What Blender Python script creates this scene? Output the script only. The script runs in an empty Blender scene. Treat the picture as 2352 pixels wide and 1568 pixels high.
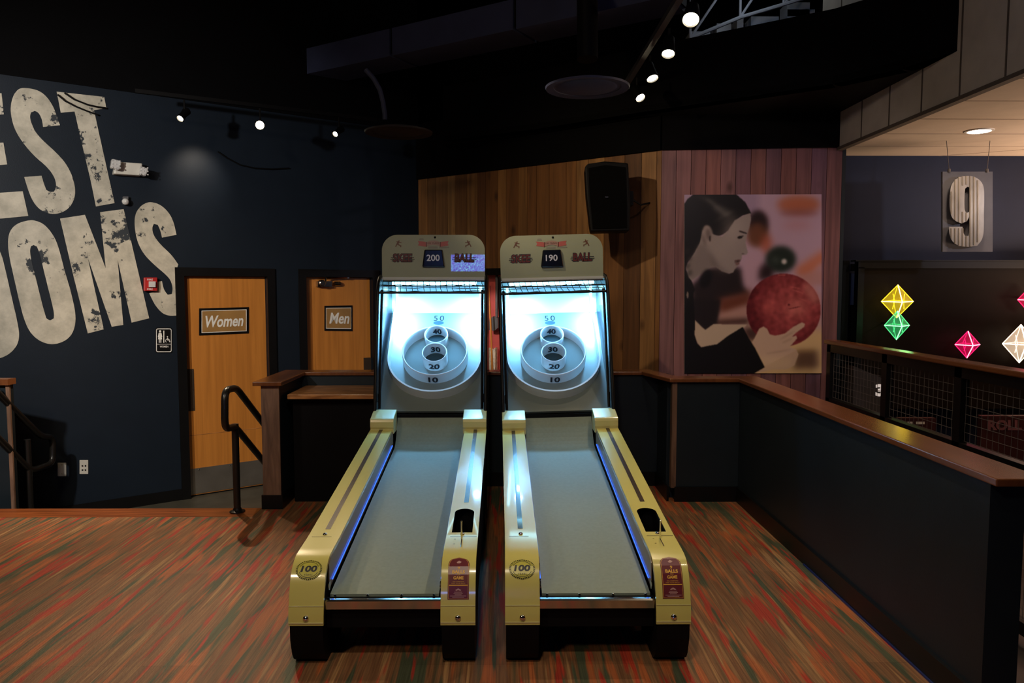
import bpy, bmesh, math, random
import numpy as np
from mathutils import Vector, Matrix
from mathutils.geometry import tessellate_polygon

C = bpy.context.scene.collection
R = math.radians
random.seed(7)

# ------------------------------------------------------------------ camera
F = 1720.0
TH = R(4.12)
PS = math.atan(17 / F)
CAM = Vector((0, 0, 1.557))
cd = bpy.data.cameras.new('camera')
cam = bpy.data.objects.new('camera', cd)
C.objects.link(cam)
cd.sensor_width = 36
cd.lens = F / 2352 * 36
cd.clip_start = .05
cam.location = CAM
cam.rotation_euler = (R(90) - TH, 0, -PS)
bpy.context.scene.camera = cam
FW = Vector((math.sin(PS) * math.cos(TH), math.cos(PS) * math.cos(TH), -math.sin(TH)))
RT = Vector((math.cos(PS), -math.sin(PS), 0))
UP = RT.cross(FW)

# ------------------------------------------------------------------ world and exposure
sc = bpy.context.scene
vs = sc.view_settings
vs.view_transform = 'Standard'
vs.look = 'None'
vs.gamma = 1
vs.use_curve_mapping = False
vs.exposure = 0.0
w = bpy.data.worlds.new('world')
sc.world = w
w.use_nodes = True
w.node_tree.nodes['Background'].inputs[0].default_value = (.5, .6, 1, 1)
w.node_tree.nodes['Background'].inputs[1].default_value = .0015


def lamp(name, typ, loc, energy, color, aim=None, **k):
    l = bpy.data.lights.new(name, typ)
    l.energy = energy
    l.color = color
    for a, v in k.items():
        setattr(l, a, v)
    o = bpy.data.objects.new(name, l)
    C.objects.link(o)
    o.location = loc
    if aim is not None:
        o.rotation_euler = (Vector(aim) - Vector(loc)).to_track_quat('-Z', 'Y').to_euler()
    return o


WARM = (1, .76, .50)
# room lights that hang outside the frame, behind and beside the camera
lamp('ceiling_lamp_behind', 'AREA', (-2.2, -.6, 4.0), 42, WARM, (-2.9, 3.6, 0), shape='DISK', size=.5)
lamp('ceiling_lamp_mural', 'SPOT', (-3.2, 2.4, 2.78), 400, (1, .93, .84), (-3.7, 6.3, 1.5), spot_size=R(80), spot_blend=.7, shadow_soft_size=.06)
lamp('ceiling_lamp_doors', 'SPOT', (-2.5, 3.2, 2.86), 115, WARM, (-2.75, 7.0, .8), spot_size=R(46), spot_blend=.7, shadow_soft_size=.06)
lamp('ceiling_lamp_rails', 'SPOT', (-.2, 1.0, 3.8), 140, (1, .84, .62), (-.05, 3.9, .5), spot_size=R(70), spot_blend=.8, shadow_soft_size=.1)
lamp('ceiling_lamp_right', 'SPOT', (1.4, 2.6, 3.6), 34, WARM, (1.75, 3.6, .5), spot_size=R(90), spot_blend=.8, shadow_soft_size=.1)
lamp('ceiling_lamp_poster', 'SPOT', (1.2, 3.6, 3.2), 26, (1, .80, .76), (2.1, 6.4, 1.6), spot_size=R(70), spot_blend=.8, shadow_soft_size=.05)
lamp('ceiling_lamp_speaker', 'SPOT', (-.45, 4.5, 2.95), 75, (1, .76, .48), (1.0, 6.9, 1.8), spot_size=R(75), spot_blend=.8, shadow_soft_size=.03)

# ------------------------------------------------------------------ pixel helpers


def ray(px, py):
    return FW + RT * ((px - 1176) / F) + UP * ((784 - py) / F)


def onY(px, py, Y):
    d = ray(px, py)
    return CAM + d * ((Y - CAM.y) / d.y)


def onZ(px, py, z):
    d = ray(px, py)
    return CAM + d * ((z - CAM.z) / d.z)


def onX(px, py, X):
    d = ray(px, py)
    return CAM + d * ((X - CAM.x) / d.x)


def onP(px, py, P0, N):
    d = ray(px, py)
    return CAM + d * ((P0 - CAM).dot(N) / d.dot(N))


# ------------------------------------------------------------------ materials
def s2l(c):
    return tuple(((x / 255) / 12.92 if x / 255 < .04045 else ((x / 255 + .055) / 1.055) ** 2.4) for x in c)


def mat(name, col, rough=.5, metal=0, emis=None, es=0, var=.12, vscale=6, coat=0, stretch=(1, 1, 1), spec=.5, bump=0, alpha=1):
    m = bpy.data.materials.new(name)
    m.use_nodes = True
    nt = m.node_tree
    b = nt.nodes['Principled BSDF']
    b.inputs['Roughness'].default_value = rough
    b.inputs['Metallic'].default_value = metal
    b.inputs['Specular IOR Level'].default_value = spec
    b.inputs['Coat Weight'].default_value = coat
    b.inputs['Coat Roughness'].default_value = .06
    b.inputs['Alpha'].default_value = alpha
    tc = nt.nodes.new('ShaderNodeTexCoord')
    mp = nt.nodes.new('ShaderNodeMapping')
    mp.inputs['Scale'].default_value = stretch
    nz = nt.nodes.new('ShaderNodeTexNoise')
    nz.inputs['Scale'].default_value = vscale
    nz.inputs['Detail'].default_value = 4
    rp = nt.nodes.new('ShaderNodeValToRGB')
    rp.color_ramp.elements[0].position = .3
    rp.color_ramp.elements[1].position = .7
    rp.color_ramp.elements[0].color = tuple(c * (1 - var) for c in col) + (1,)
    rp.color_ramp.elements[1].color = tuple(min(1, c * (1 + var)) for c in col) + (1,)
    nt.links.new(tc.outputs['Object'], mp.inputs[0])
    nt.links.new(mp.outputs[0], nz.inputs['Vector'])
    nt.links.new(nz.outputs[0], rp.inputs[0])
    nt.links.new(rp.outputs[0], b.inputs['Base Color'])
    if bump:
        bn = nt.nodes.new('ShaderNodeBump')
        bn.inputs['Strength'].default_value = bump
        bn.inputs['Distance'].default_value = .003
        n2 = nt.nodes.new('ShaderNodeTexNoise')
        n2.inputs['Scale'].default_value = vscale * 25
        nt.links.new(mp.outputs[0], n2.inputs['Vector'])
        nt.links.new(n2.outputs[0], bn.inputs['Height'])
        nt.links.new(bn.outputs[0], b.inputs['Normal'])
    if emis:
        b.inputs['Emission Color'].default_value = tuple(emis) + (1,)
        b.inputs['Emission Strength'].default_value = es
    return m


def wood(name, cols, rough=.5, grain=(30, 30, 1.5), island=True, coat=0, knots=True, con=.8):
    """plank wood: per-plank tint from a random value per island, long grain, knots"""
    m = bpy.data.materials.new(name)
    m.use_nodes = True
    nt = m.node_tree
    L = nt.links.new
    b = nt.nodes['Principled BSDF']
    b.inputs['Roughness'].default_value = rough
    b.inputs['Coat Weight'].default_value = coat
    b.inputs['Coat Roughness'].default_value = .15
    tc = nt.nodes.new('ShaderNodeTexCoord')
    geo = nt.nodes.new('ShaderNodeNewGeometry')
    mp = nt.nodes.new('ShaderNodeMapping')
    mp.inputs['Scale'].default_value = grain
    off = nt.nodes.new('ShaderNodeVectorMath')
    off.operation = 'ADD'
    sc_ = nt.nodes.new('ShaderNodeMath')
    sc_.operation = 'MULTIPLY'
    sc_.inputs[1].default_value = 37
    L(geo.outputs['Random Per Island'], sc_.inputs[0])
    L(tc.outputs['Object'], off.inputs[0])
    if island:
        L(sc_.outputs[0], off.inputs[1])
    L(off.outputs[0], mp.inputs[0])
    nz = nt.nodes.new('ShaderNodeTexNoise')
    nz.inputs['Scale'].default_value = 1
    nz.inputs['Detail'].default_value = 6
    nz.inputs['Distortion'].default_value = .6
    L(mp.outputs[0], nz.inputs['Vector'])
    r1 = nt.nodes.new('ShaderNodeValToRGB')
    el = r1.color_ramp.elements
    while len(el) < len(cols):
        el.new(.5)
    for i, c in enumerate(cols):
        el[i].position = .05 + .9 * i / (len(cols) - 1)
        el[i].color = tuple(s2l(c)) + (1,)
    if island:
        L(geo.outputs['Random Per Island'], r1.inputs[0])
    else:
        L(nz.outputs[0], r1.inputs[0])
    r2 = nt.nodes.new('ShaderNodeValToRGB')
    r2.color_ramp.elements[0].position = .3
    r2.color_ramp.elements[0].color = (.45, .42, .40, 1)
    r2.color_ramp.elements[1].position = .62
    r2.color_ramp.elements[1].color = (1.08, 1.05, 1.0, 1)
    L(nz.outputs[0], r2.inputs[0])
    mx = nt.nodes.new('ShaderNodeMix')
    mx.data_type = 'RGBA'
    mx.blend_type = 'MULTIPLY'
    mx.inputs[0].default_value = con
    L(r1.outputs[0], mx.inputs[6])
    L(r2.outputs[0], mx.inputs[7])
    out = mx.outputs[2]
    if knots:
        vo = nt.nodes.new('ShaderNodeTexVoronoi')
        vo.inputs['Scale'].default_value = 1
        m2 = nt.nodes.new('ShaderNodeMapping')
        m2.inputs['Scale'].default_value = (4, 4, 2.2)
        L(off.outputs[0], m2.inputs[0])
        L(m2.outputs[0], vo.inputs['Vector'])
        r3 = nt.nodes.new('ShaderNodeValToRGB')
        r3.color_ramp.elements[0].position = .04
        r3.color_ramp.elements[0].color = (.25, .18, .14, 1)
        r3.color_ramp.elements[1].position = .15
        r3.color_ramp.elements[1].color = (1, 1, 1, 1)
        L(vo.outputs['Distance'], r3.inputs[0])
        m3 = nt.nodes.new('ShaderNodeMix')
        m3.data_type = 'RGBA'
        m3.blend_type = 'MULTIPLY'
        m3.inputs[0].default_value = .8
        L(out, m3.inputs[6])
        L(r3.outputs[0], m3.inputs[7])
        out = m3.outputs[2]
    L(out, b.inputs['Base Color'])
    return m


def carpet():
    m = bpy.data.materials.new('carpet')
    m.use_nodes = True
    nt = m.node_tree
    L = nt.links.new
    b = nt.nodes['Principled BSDF']
    b.inputs['Roughness'].default_value = .62
    b.inputs['Specular IOR Level'].default_value = .35
    tc = nt.nodes.new('ShaderNodeTexCoord')

    def noise(scale, seed, det=3, dist=0):
        mp = nt.nodes.new('ShaderNodeMapping')
        mp.inputs['Scale'].default_value = scale
        mp.inputs['Location'].default_value = (seed, seed * 1.7, 0)
        n = nt.nodes.new('ShaderNodeTexNoise')
        n.inputs['Scale'].default_value = 1
        n.inputs['Detail'].default_value = det
        n.inputs['Distortion'].default_value = dist
        L(tc.outputs['Object'], mp.inputs[0])
        L(mp.outputs[0], n.inputs['Vector'])
        return n.outputs[0]

    def ramp(src, stops):
        r = nt.nodes.new('ShaderNodeValToRGB')
        e = r.color_ramp.elements
        while len(e) < len(stops):
            e.new(.5)
        for i, (p, c) in enumerate(stops):
            e[i].position = p
            e[i].color = tuple(c) + (1,)
        L(src, r.inputs[0])
        return r.outputs[0]

    def mix(a, b2, f, mode='MIX', fac=None):
        x = nt.nodes.new('ShaderNodeMix')
        x.data_type = 'RGBA'
        x.blend_type = mode
        if fac is None:
            L(f, x.inputs[0])
        else:
            x.inputs[0].default_value = fac
        L(a, x.inputs[6])
        if isinstance(b2, tuple):
            x.inputs[7].default_value = b2 + (1,)
        else:
            L(b2, x.inputs[7])
        return x.outputs[2]
    base = ramp(noise((30, 1.1, 1), 3, 3), [(.30, s2l((100, 84, 60))), (.45, s2l((148, 104, 70))), (.55, s2l((126, 86, 58))), (.68, s2l((182, 138, 92)))])
    g = ramp(noise((18, .9, 1), 31, 2), [(.55, (0, 0, 0)), (.60, (1, 1, 1))])
    c1 = mix(base, s2l((82, 88, 66)), g)
    o = ramp(noise((20, 1.6, 1), 57, 2), [(.56, (0, 0, 0)), (.62, (.85, .85, .85))])
    c2 = mix(c1, s2l((190, 104, 58)), o)
    r_ = ramp(noise((22, 1.8, 1), 83, 2), [(.57, (0, 0, 0)), (.63, (.78, .78, .78))])
    c3 = mix(c2, s2l((190, 50, 38)), r_)
    fine = ramp(noise((170, 2.5, 1), 9, 2), [(.32, (.50, .47, .45)), (.6, (1.0, 1.0, 1.0)), (.78, (1.35, 1.3, 1.2))])
    c4 = mix(c3, fine, None, 'MULTIPLY', .65)
    # square carpet tiles, each a little lighter or darker
    br = nt.nodes.new('ShaderNodeTexBrick')
    br.inputs['Scale'].default_value = 1
    br.inputs['Color1'].default_value = (.72, .72, .72, 1)
    br.inputs['Color2'].default_value = (1.1, 1.1, 1.1, 1)
    br.inputs['Mortar'].default_value = (.62, .6, .6, 1)
    br.inputs['Mortar Size'].default_value = .002
    br.inputs['Brick Width'].default_value = .25
    br.inputs['Row Height'].default_value = 1.0
    L(tc.outputs['Object'], br.inputs['Vector'])
    c5 = mix(c4, br.outputs[0], None, 'MULTIPLY', .55)
    L(c5, b.inputs['Base Color'])
    bn = nt.nodes.new('ShaderNodeBump')
    bn.inputs['Strength'].default_value = .5
    bn.inputs['Distance'].default_value = .003
    L(noise((260, 40, 1), 5, 2), bn.inputs['Height'])
    L(bn.outputs[0], b.inputs['Normal'])
    return m


def letter_paint():
    """cream mural paint worn through to the navy wall"""
    m = bpy.data.materials.new('mural_paint')
    m.use_nodes = True
    nt = m.node_tree
    L = nt.links.new
    b = nt.nodes['Principled BSDF']
    b.inputs['Roughness'].default_value = .6
    tc = nt.nodes.new('ShaderNodeTexCoord')
    mp = nt.nodes.new('ShaderNodeMapping')
    L(tc.outputs['Object'], mp.inputs[0])
    def noise(s, d, off):
        n = nt.nodes.new('ShaderNodeTexNoise')
        n.inputs['Scale'].default_value = s
        n.inputs['Detail'].default_value = d
        n.inputs['Roughness'].default_value = .65
        a = nt.nodes.new('ShaderNodeVectorMath')
        a.inputs[1].default_value = (off, off, off)
        L(mp.outputs[0], a.inputs[0])
        L(a.outputs[0], n.inputs['Vector'])
        return n.outputs[0]
    n1 = noise(1.6, 2, 3.3)
    n2 = noise(11, 9, 0)
    ad = nt.nodes.new('ShaderNodeMath')
    ad.operation = 'ADD'
    mu = nt.nodes.new('ShaderNodeMath')
    mu.operation = 'MULTIPLY'
    mu.inputs[1].default_value = 1.0
    L(n1, mu.inputs[0])
    L(mu.outputs[0], ad.inputs[0])
    L(n2, ad.inputs[1])
    r = nt.nodes.new('ShaderNodeValToRGB')
    r.color_ramp.elements[0].position = 1.13 / 2
    r.color_ramp.elements[1].position = 1.165 / 2
    hv = nt.nodes.new('ShaderNodeMath')
    hv.operation = 'MULTIPLY'
    hv.inputs[1].default_value = .5
    L(ad.outputs[0], hv.inputs[0])
    L(hv.outputs[0], r.inputs[0])
    sm = nt.nodes.new('ShaderNodeValToRGB')
    sm.color_ramp.elements[0].position = .35
    sm.color_ramp.elements[0].color = s2l((206, 200, 184)) + (1,)
    sm.color_ramp.elements[1].position = .66
    sm.color_ramp.elements[1].color = s2l((168, 164, 150)) + (1,)
    L(noise(7, 5, 9), sm.inputs[0])
    mx = nt.nodes.new('ShaderNodeMix')
    mx.data_type = 'RGBA'
    L(r.outputs[0], mx.inputs[0])
    L(sm.outputs[0], mx.inputs[6])
    mx.inputs[7].default_value = (.022, .03, .04, 1)
    L(mx.outputs[2], b.inputs['Base Color'])
    return m


def emit(name, col, s):
    return mat(name, tuple(min(1, c) for c in col), .5, emis=col, es=s, var=.02)


M = {}
M['navy'] = mat('navy_wall_paint', (.0075, .0135, .0235), .5, var=.06, bump=.15, spec=.25)
M['navy_dark'] = mat('navy_panel_paint', (.012, .019, .025), .45, var=.08, bump=.1, spec=.3)
M['black'] = mat('black_paint', (.0025, .0025, .003), .6, spec=.15)
M['black_gloss'] = mat('black_gloss_acrylic', (.004, .005, .009), .22, coat=.15, spec=.35)
M['trim_black'] = mat('black_trim', (.004, .004, .0045), .4, spec=.3)
M['ceiling'] = mat('black_ceiling_paint', (.0016, .0016, .0022), .85, spec=.1)
M['duct'] = mat('dark_duct', (.035, .045, .10), .6)
M['carpet'] = carpet()
M['lower_floor'] = mat('dark_tile', (.09, .085, .065), .35, var=.2)
M['nosing'] = wood('nosing_wood', [(120, 62, 30), (158, 88, 44)], .35, (2, 40, 40), False, knots=False)
M['cap'] = wood('cap_wood', [(100, 58, 34), (132, 80, 46)], .27, (22, 1.2, 3), False, coat=.3, knots=False, con=.3)
M['capx'] = wood('cap_wood_across', [(92, 48, 28), (140, 82, 48)], .24, (1.6, 26, 26), False, coat=.35, knots=False)
M['shelf'] = wood('shelf_wood', [(150, 90, 48), (225, 165, 105)], .3, (5, 22, 22), False, coat=.2, knots=False)
M['oak'] = wood('door_veneer', [(192, 122, 50), (206, 136, 60)], .42, (26, 26, 1.2), False, knots=False, con=.25)
M['wood_planks'] = wood('plank_wood', [(98, 64, 36), (144, 98, 52), (116, 78, 42), (166, 124, 74), (128, 88, 50)], .5, (22, 22, 1.3))
M['pink_planks'] = wood('reddish_plank_wood', [(150, 98, 92), (104, 78, 98), (172, 116, 94), (118, 84, 104), (156, 100, 92), (126, 82, 84)], .5, (22, 22, 1.3))
M['newel'] = wood('newel_wood', [(112, 86, 70), (136, 106, 88)], .5, (20, 20, 3), False, knots=False)
M['steel'] = mat('brushed_steel', (.55, .54, .52), .14, 1, var=.05)
M['kick'] = mat('kick_plate_steel', (.30, .28, .25), .42, .8)
M['chrome'] = mat('chrome', (.8, .78, .74), .12, 1, var=.03)
M['yellow'] = mat('yellow_laminate', (.64, .585, .17), .25, coat=.7, var=.02)
M['yellow_top'] = mat('yellow_molded_end', (.62, .58, .26), .25, coat=.6, var=.02)
M['inlay'] = mat('brown_inlay', (.05, .035, .025), .25, coat=.5)
M['lane'] = mat('lane_mat', (.205, .25, .20), .6, var=.05, vscale=60, bump=.1)
M['brown_side'] = mat('rail_inner_side', (.16, .115, .085), .3, coat=.4)
M['board'] = mat('target_board', (.16, .195, .185), .45, var=.03)
M['hood_white'] = mat('hood_white_panel', (.52, .55, .55), .5, var=.03)
M['ring'] = mat('white_ring_plastic', (.74, .73, .72), .4, var=.02)
M['hole'] = mat('hole_shade', (.02, .05, .06), .6)  # dark colour stands in for the shade inside the holes
M['numeral'] = mat('numeral_ink', (.008, .010, .018), .5)
M['cream'] = mat('cream_marquee', (.31, .345, .255), .08, coat=1, var=.03)
M['cream'].node_tree.nodes['Principled BSDF'].inputs['Coat Roughness'].default_value = .015
M['cream'].node_tree.nodes['Principled BSDF'].inputs['Roughness'].default_value = .4
M['marq_red'] = mat('marquee_dark_red_ink', (.12, .015, .015), .4)
M['marq_brown'] = mat('marquee_brown_ink', (.12, .05, .03), .4)
M['marq_ribbon'] = mat('marquee_ribbon_ink', (.42, .10, .09), .4)
M['marq_pale'] = mat('marquee_pale_ink', (.34, .22, .19), .4)
M['marq_grey'] = mat('marquee_grey_ink', (.22, .22, .19), .4)
M['gold'] = mat('gold_seal', (.55, .52, .08), .35, 0)
M['maroon'] = mat('maroon_label', (.14, .02, .03), .35)
M['label_yellow'] = mat('label_yellow_ink', (.8, .45, .06), .5)
M['label_pale'] = mat('label_pale_ink', (.5, .3, .28), .5)
M['white'] = mat('white_plastic', (.62, .60, .54), .4)
M['white_ink'] = mat('white_ink', (.85, .85, .82), .5)
M['clear'] = mat('clear_lens_plastic', (.6, .6, .6), .15, coat=.6)
M['sign_face'] = mat('sign_tan_face', (.36, .20, .065), .4)
M['red'] = mat('red_plastic', (.42, .02, .02), .35)
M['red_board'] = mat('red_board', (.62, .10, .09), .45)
M['orange'] = mat('orange_stick', (.75, .28, .05), .4)
M['beige'] = mat('beige_paper', (.72, .64, .5), .6, var=.3, vscale=40)
M['rail_black'] = mat('handrail_black', (.010, .009, .008), .3)
M['bulb'] = emit('lamp_bulb', (1, .86, .58), 60)
M['led_blue'] = emit('blue_led', (.03, .14, 1), 1.6)
M['tube'] = emit('cool_tube', (.30, .78, 1), 12)
M['score'] = mat('score_digit', (.40, .40, .46), .5, emis=(.6, .6, .7), es=.08)
M['bowl_ceiling'] = mat('beige_ceiling_tile', (.52, .43, .33), .8, var=.05)
M['fascia'] = mat('beige_fascia_panel', (.50, .46, .38), .6, var=.1)
M['seam'] = mat('panel_seam', (.10, .08, .06), .7)
M['plate'] = mat('grey_plate', (.10, .10, .11), .45)
M['brown_screen'] = mat('dark_brown_screen', (.009, .006, .004), .5, spec=.08)
M['wire'] = mat('galvanised_wire', (.13, .12, .115), .5, .2)
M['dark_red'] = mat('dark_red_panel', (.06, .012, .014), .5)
M['glass_dark'] = mat('dim_metal', (.30, .33, .38), .4)
M['truss'] = mat('truss_metal', (.45, .50, .58), .5)


def corrugated():
    m = mat('corrugated_tin', (.36, .33, .27), .38, .5, var=.35, vscale=7, stretch=(1, 1, .5))
    return m


M['tin'] = corrugated()

# ------------------------------------------------------------------ object helpers


def link(name, verts, faces, material, parent=None, smooth=False, mats=None, fm=None):
    me = bpy.data.meshes.new(name)
    me.from_pydata([tuple(v) for v in verts], [], faces)
    me.validate()
    o = bpy.data.objects.new(name, me)
    C.objects.link(o)
    if mats:
        for m in mats:
            me.materials.append(m)
        if fm:
            for p, i in zip(me.polygons, fm):
                p.material_index = i
    else:
        me.materials.append(material)
    bm = bmesh.new()
    bm.from_mesh(me)
    bmesh.ops.recalc_face_normals(bm, faces=bm.faces)
    bm.to_mesh(me)
    bm.free()
    if smooth:
        for p in me.polygons:
            p.use_smooth = True
        try:
            me.set_sharp_from_angle(angle=R(40))
        except Exception:
            pass
    if parent:
        o.parent = parent
        o.matrix_parent_inverse = Matrix.Identity(4)
    return o


class MB:
    def __init__(s):
        s.v = []
        s.f = []

    def add(s, v, f):
        n = len(s.v)
        s.v += [Vector(x) for x in v]
        s.f += [tuple(i + n for i in q) for q in f]
        return s

    def box(s, x0, x1, y0, y1, z0, z1):
        v = [(x, y, z) for x in (x0, x1) for y in (y0, y1) for z in (z0, z1)]
        return s.add(v, [(0, 1, 3, 2), (4, 6, 7, 5), (0, 4, 5, 1), (2, 3, 7, 6), (0, 2, 6, 4), (1, 5, 7, 3)])

    def obox(s, c, ax, ay, az):
        """box from centre and three half-axis vectors"""
        c = Vector(c)
        v = [c + ax * i + ay * j + az * k for i in (-1, 1) for j in (-1, 1) for k in (-1, 1)]
        return s.add(v, [(0, 1, 3, 2), (4, 6, 7, 5), (0, 4, 5, 1), (2, 3, 7, 6), (0, 2, 6, 4), (1, 5, 7, 3)])

    def tube(s, pts, r, n=10, caps=True, radii=None):
        pts = [Vector(p) for p in pts]
        k = len(pts)
        t0 = (pts[1] - pts[0]).normalized()
        ref = Vector((0, 0, 1)) if abs(t0.z) < .9 else Vector((1, 0, 0))
        nx = t0.cross(ref).normalized()
        base = len(s.v)
        for i, p in enumerate(pts):
            if i == 0:
                t = pts[1] - pts[0]
            elif i == k - 1:
                t = pts[-1] - pts[-2]
            else:
                t = (pts[i + 1] - p).normalized() + (p - pts[i - 1]).normalized()
            t.normalize()
            nx = (nx - t * nx.dot(t)).normalized()
            ny = t.cross(nx)
            rr = radii[i] if radii else r
            for j in range(n):
                a = 2 * math.pi * j / n
                s.v.append(p + nx * (rr * math.cos(a)) + ny * (rr * math.sin(a)))
        for i in range(k - 1):
            for j in range(n):
                a = base + i * n + j
                b = base + i * n + (j + 1) % n
                s.f.append((a, b, b + n, a + n))
        if caps:
            s.f.append(tuple(base + j for j in range(n)))
            s.f.append(tuple(base + (k - 1) * n + j for j in range(n)))
        return s

    def prism(s, pts, vec):
        """extrude a closed 3D outline (list of points) by vec; outline may be concave"""
        pts = [Vector(p) for p in pts]
        vec = Vector(vec)
        n = len(pts)
        base = len(s.v)
        s.v += pts + [p + vec for p in pts]
        for t in tessellate_polygon([pts]):
            s.f.append(tuple(base + i for i in t))
            s.f.append(tuple(base + n + i for i in reversed(t)))
        for i in range(n):
            j = (i + 1) % n
            s.f.append((base + i, base + j, base + n + j, base + n + i))
        return s

    def lathe(s, prof, c, ax=Vector((0, 0, 1)), n=32, closed=False, skip=None):
        """prof: (r, h) pairs around axis ax through c"""
        ax = Vector(ax).normalized()
        ref = Vector((1, 0, 0)) if abs(ax.x) < .9 else Vector((0, 1, 0))
        u = (ref - ax * ref.dot(ax)).normalized()
        w_ = ax.cross(u)
        base = len(s.v)
        c = Vector(c)
        for r, h in prof:
            for j in range(n):
                a = 2 * math.pi * j / n
                s.v.append(c + ax * h + u * (r * math.cos(a)) + w_ * (r * math.sin(a)))
        k = len(prof)
        for i in range(k if closed else k - 1):
            i2 = (i + 1) % k
            for j in range(n):
                if skip and skip(2 * math.pi * (j + .5) / n):
                    continue
                j2 = (j + 1) % n
                s.f.append((base + i * n + j, base + i * n + j2, base + i2 * n + j2, base + i2 * n + j))
        if not closed:
            if prof[0][0] > 1e-5:
                s.f.append(tuple(base + j for j in range(n)))
            if prof[-1][0] > 1e-5:
                s.f.append(tuple(base + (k - 1) * n + j for j in range(n)))
        return s

    def flat(s, loops, f3, depth=None):
        """loops of 2D points (first outline, then holes) mapped with f3(u, v, d)"""
        flatp = [p for l in loops for p in l]
        tris = tessellate_polygon([[Vector((p[0], p[1], 0)) for p in l] for l in loops])
        base = len(s.v)
        s.v += [f3(p[0], p[1], 0) for p in flatp]
        for t in tris:
            s.f.append(tuple(base + i for i in t))
        if depth:
            b2 = len(s.v)
            s.v += [f3(p[0], p[1], depth) for p in flatp]
            for t in tris:
                s.f.append(tuple(b2 + i for i in reversed(t)))
            k = 0
            for l in loops:
                for i in range(len(l)):
                    j = (i + 1) % len(l)
                    s.f.append((base + k + i, base + k + j, b2 + k + j, b2 + k + i))
                k += len(l)
        return s

    def build(s, name, m, parent=None, smooth=False):
        return link(name, s.v, s.f, m, parent, smooth)


def bevel(o, w_=.004, seg=2):
    md = o.modifiers.new('bevel', 'BEVEL')
    md.width = w_
    md.segments = seg
    md.limit_method = 'ANGLE'
    return o


def tag(o, label=None, cat=None, group=None, kind=None):
    if label: o['label'] = label
    if cat: o['category'] = cat
    if group: o['group'] = group
    if kind: o['kind'] = kind
    return o


def thing(name, label, cat, loc=(0, 0, 0), rz=0, group=None):
    o = bpy.data.objects.new(name, None)
    C.objects.link(o)
    o.location = loc
    o.rotation_euler = (0, 0, rz)
    o.empty_display_size = .1
    return tag(o, label, cat, group)


def struct(name, mb, m, smooth=False):
    return tag(mb.build(name, m, None, smooth), kind='structure')


_tc = {}


def text_geo(s, bold=0, shear=0, spacing=1):
    """mesh of a string, height of a capital = 1, starting at x = 0; returns verts, faces, width"""
    key = (s, bold, shear, spacing)
    if key in _tc:
        return _tc[key]
    cu = bpy.data.curves.new('t', 'FONT')
    cu.body = s
    cu.size = 1
    cu.offset = bold
    cu.shear = shear
    cu.space_character = spacing
    cu.resolution_u = 3
    o = bpy.data.objects.new('t', cu)
    C.objects.link(o)
    bpy.context.view_layer.update()
    dg = bpy.context.evaluated_depsgraph_get()
    me = bpy.data.meshes.new_from_object(o.evaluated_get(dg))
    vs_ = [(v.co.x, v.co.y) for v in me.vertices]
    fs = [tuple(p.vertices) for p in me.polygons]
    bpy.data.objects.remove(o)
    bpy.data.curves.remove(cu)
    bpy.data.meshes.remove(me)
    xs = [v[0] for v in vs_]
    ys = [v[1] for v in vs_]
    x0, x1, y0, y1 = min(xs), max(xs), min(ys), max(ys)
    vs_ = [((x - x0) / (x1 - x0), (y - y0) / (y1 - y0)) for x, y in vs_]
    _tc[key] = (vs_, fs)
    return _tc[key]


def text_in(mb, s, x0, x1, y0, y1, f3, d=0, bold=0, shear=0, spacing=1):
    """text fitted to the 2D box, mapped with f3(u, v, d)"""
    v, f = text_geo(s, bold, shear, spacing)
    mb.add([f3(x0 + a * (x1 - x0), y0 + b * (y1 - y0), d) for a, b in v], f)
    return mb


def arc(cx, cy, r, a0, a1, n, ry=None):
    ry = ry or r
    return [(cx + r * math.cos(R(a0 + (a1 - a0) * i / n)), cy + ry * math.sin(R(a0 + (a1 - a0) * i / n))) for i in range(n + 1)]


# ================================================================== THE SETTING
LOW = -.374           # floor of the restroom lobby, two steps down
CAPZ = .905           # top of the half walls
SOF = 2.717           # underside of soffit over the plank walls

# carpet platform
fl = struct('floor', MB().box(-6.5, 1.85, -4, 5.02, -.2, 0).box(-1.72, 1.85, 5.02, 5.84, -.2, 0), M['carpet'])
struct('trim_1', MB().box(-6.5, -1.72, 5.02, 5.22, -.05, .001), M['nosing'])
struct('floor_lower', MB().box(-7, 3.2, 5.22, 9.5, LOW - .1, LOW), M['lower_floor'])
struct('floor_steps', MB().box(-6.5, -1.72, 5.22, 5.52, LOW, -.187), M['lower_floor'])
struct('floor_lanes', MB().box(1.85, 9, -4, 7.6, -.5, -.30), mat('lane_floor', (.06, .05, .05), .4))

# restroom wall: through A along D
YA = 6.776
A = onY(431, 1143, YA)
A.z = 0
vp = (3550 - 1159) / F
D = Vector((vp, 1, 0)).normalized()
NW = Vector((D.y, -D.x, 0))          # towards the room


def onW(px, py, off=0):
    return onP(px, py, A + NW * off, NW)


def W(t, z, off=0):
    return A + D * t + NW * off + Vector((0, 0, z))


def tw(px):
    p = onW(px, 700)
    return (p - A).dot(D)


T_END = tw(963)
CORN = W(T_END, 0)
t_l = -4.0
dw0, dw1 = tw(424), tw(614)          # women's leaf
dm0, dm1 = tw(703), tw(855)          # men's leaf
DH = onW(520, 634).z                 # leaf top
WALLTOP = 3.22


def wall_piece(mb, t0, t1, z0, z1, off=0, th=.12):
    mb.prism([W(t0, z0, off), W(t1, z0, off), W(t1, z1, off), W(t0, z1, off)], -NW * th)
    return mb


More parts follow.
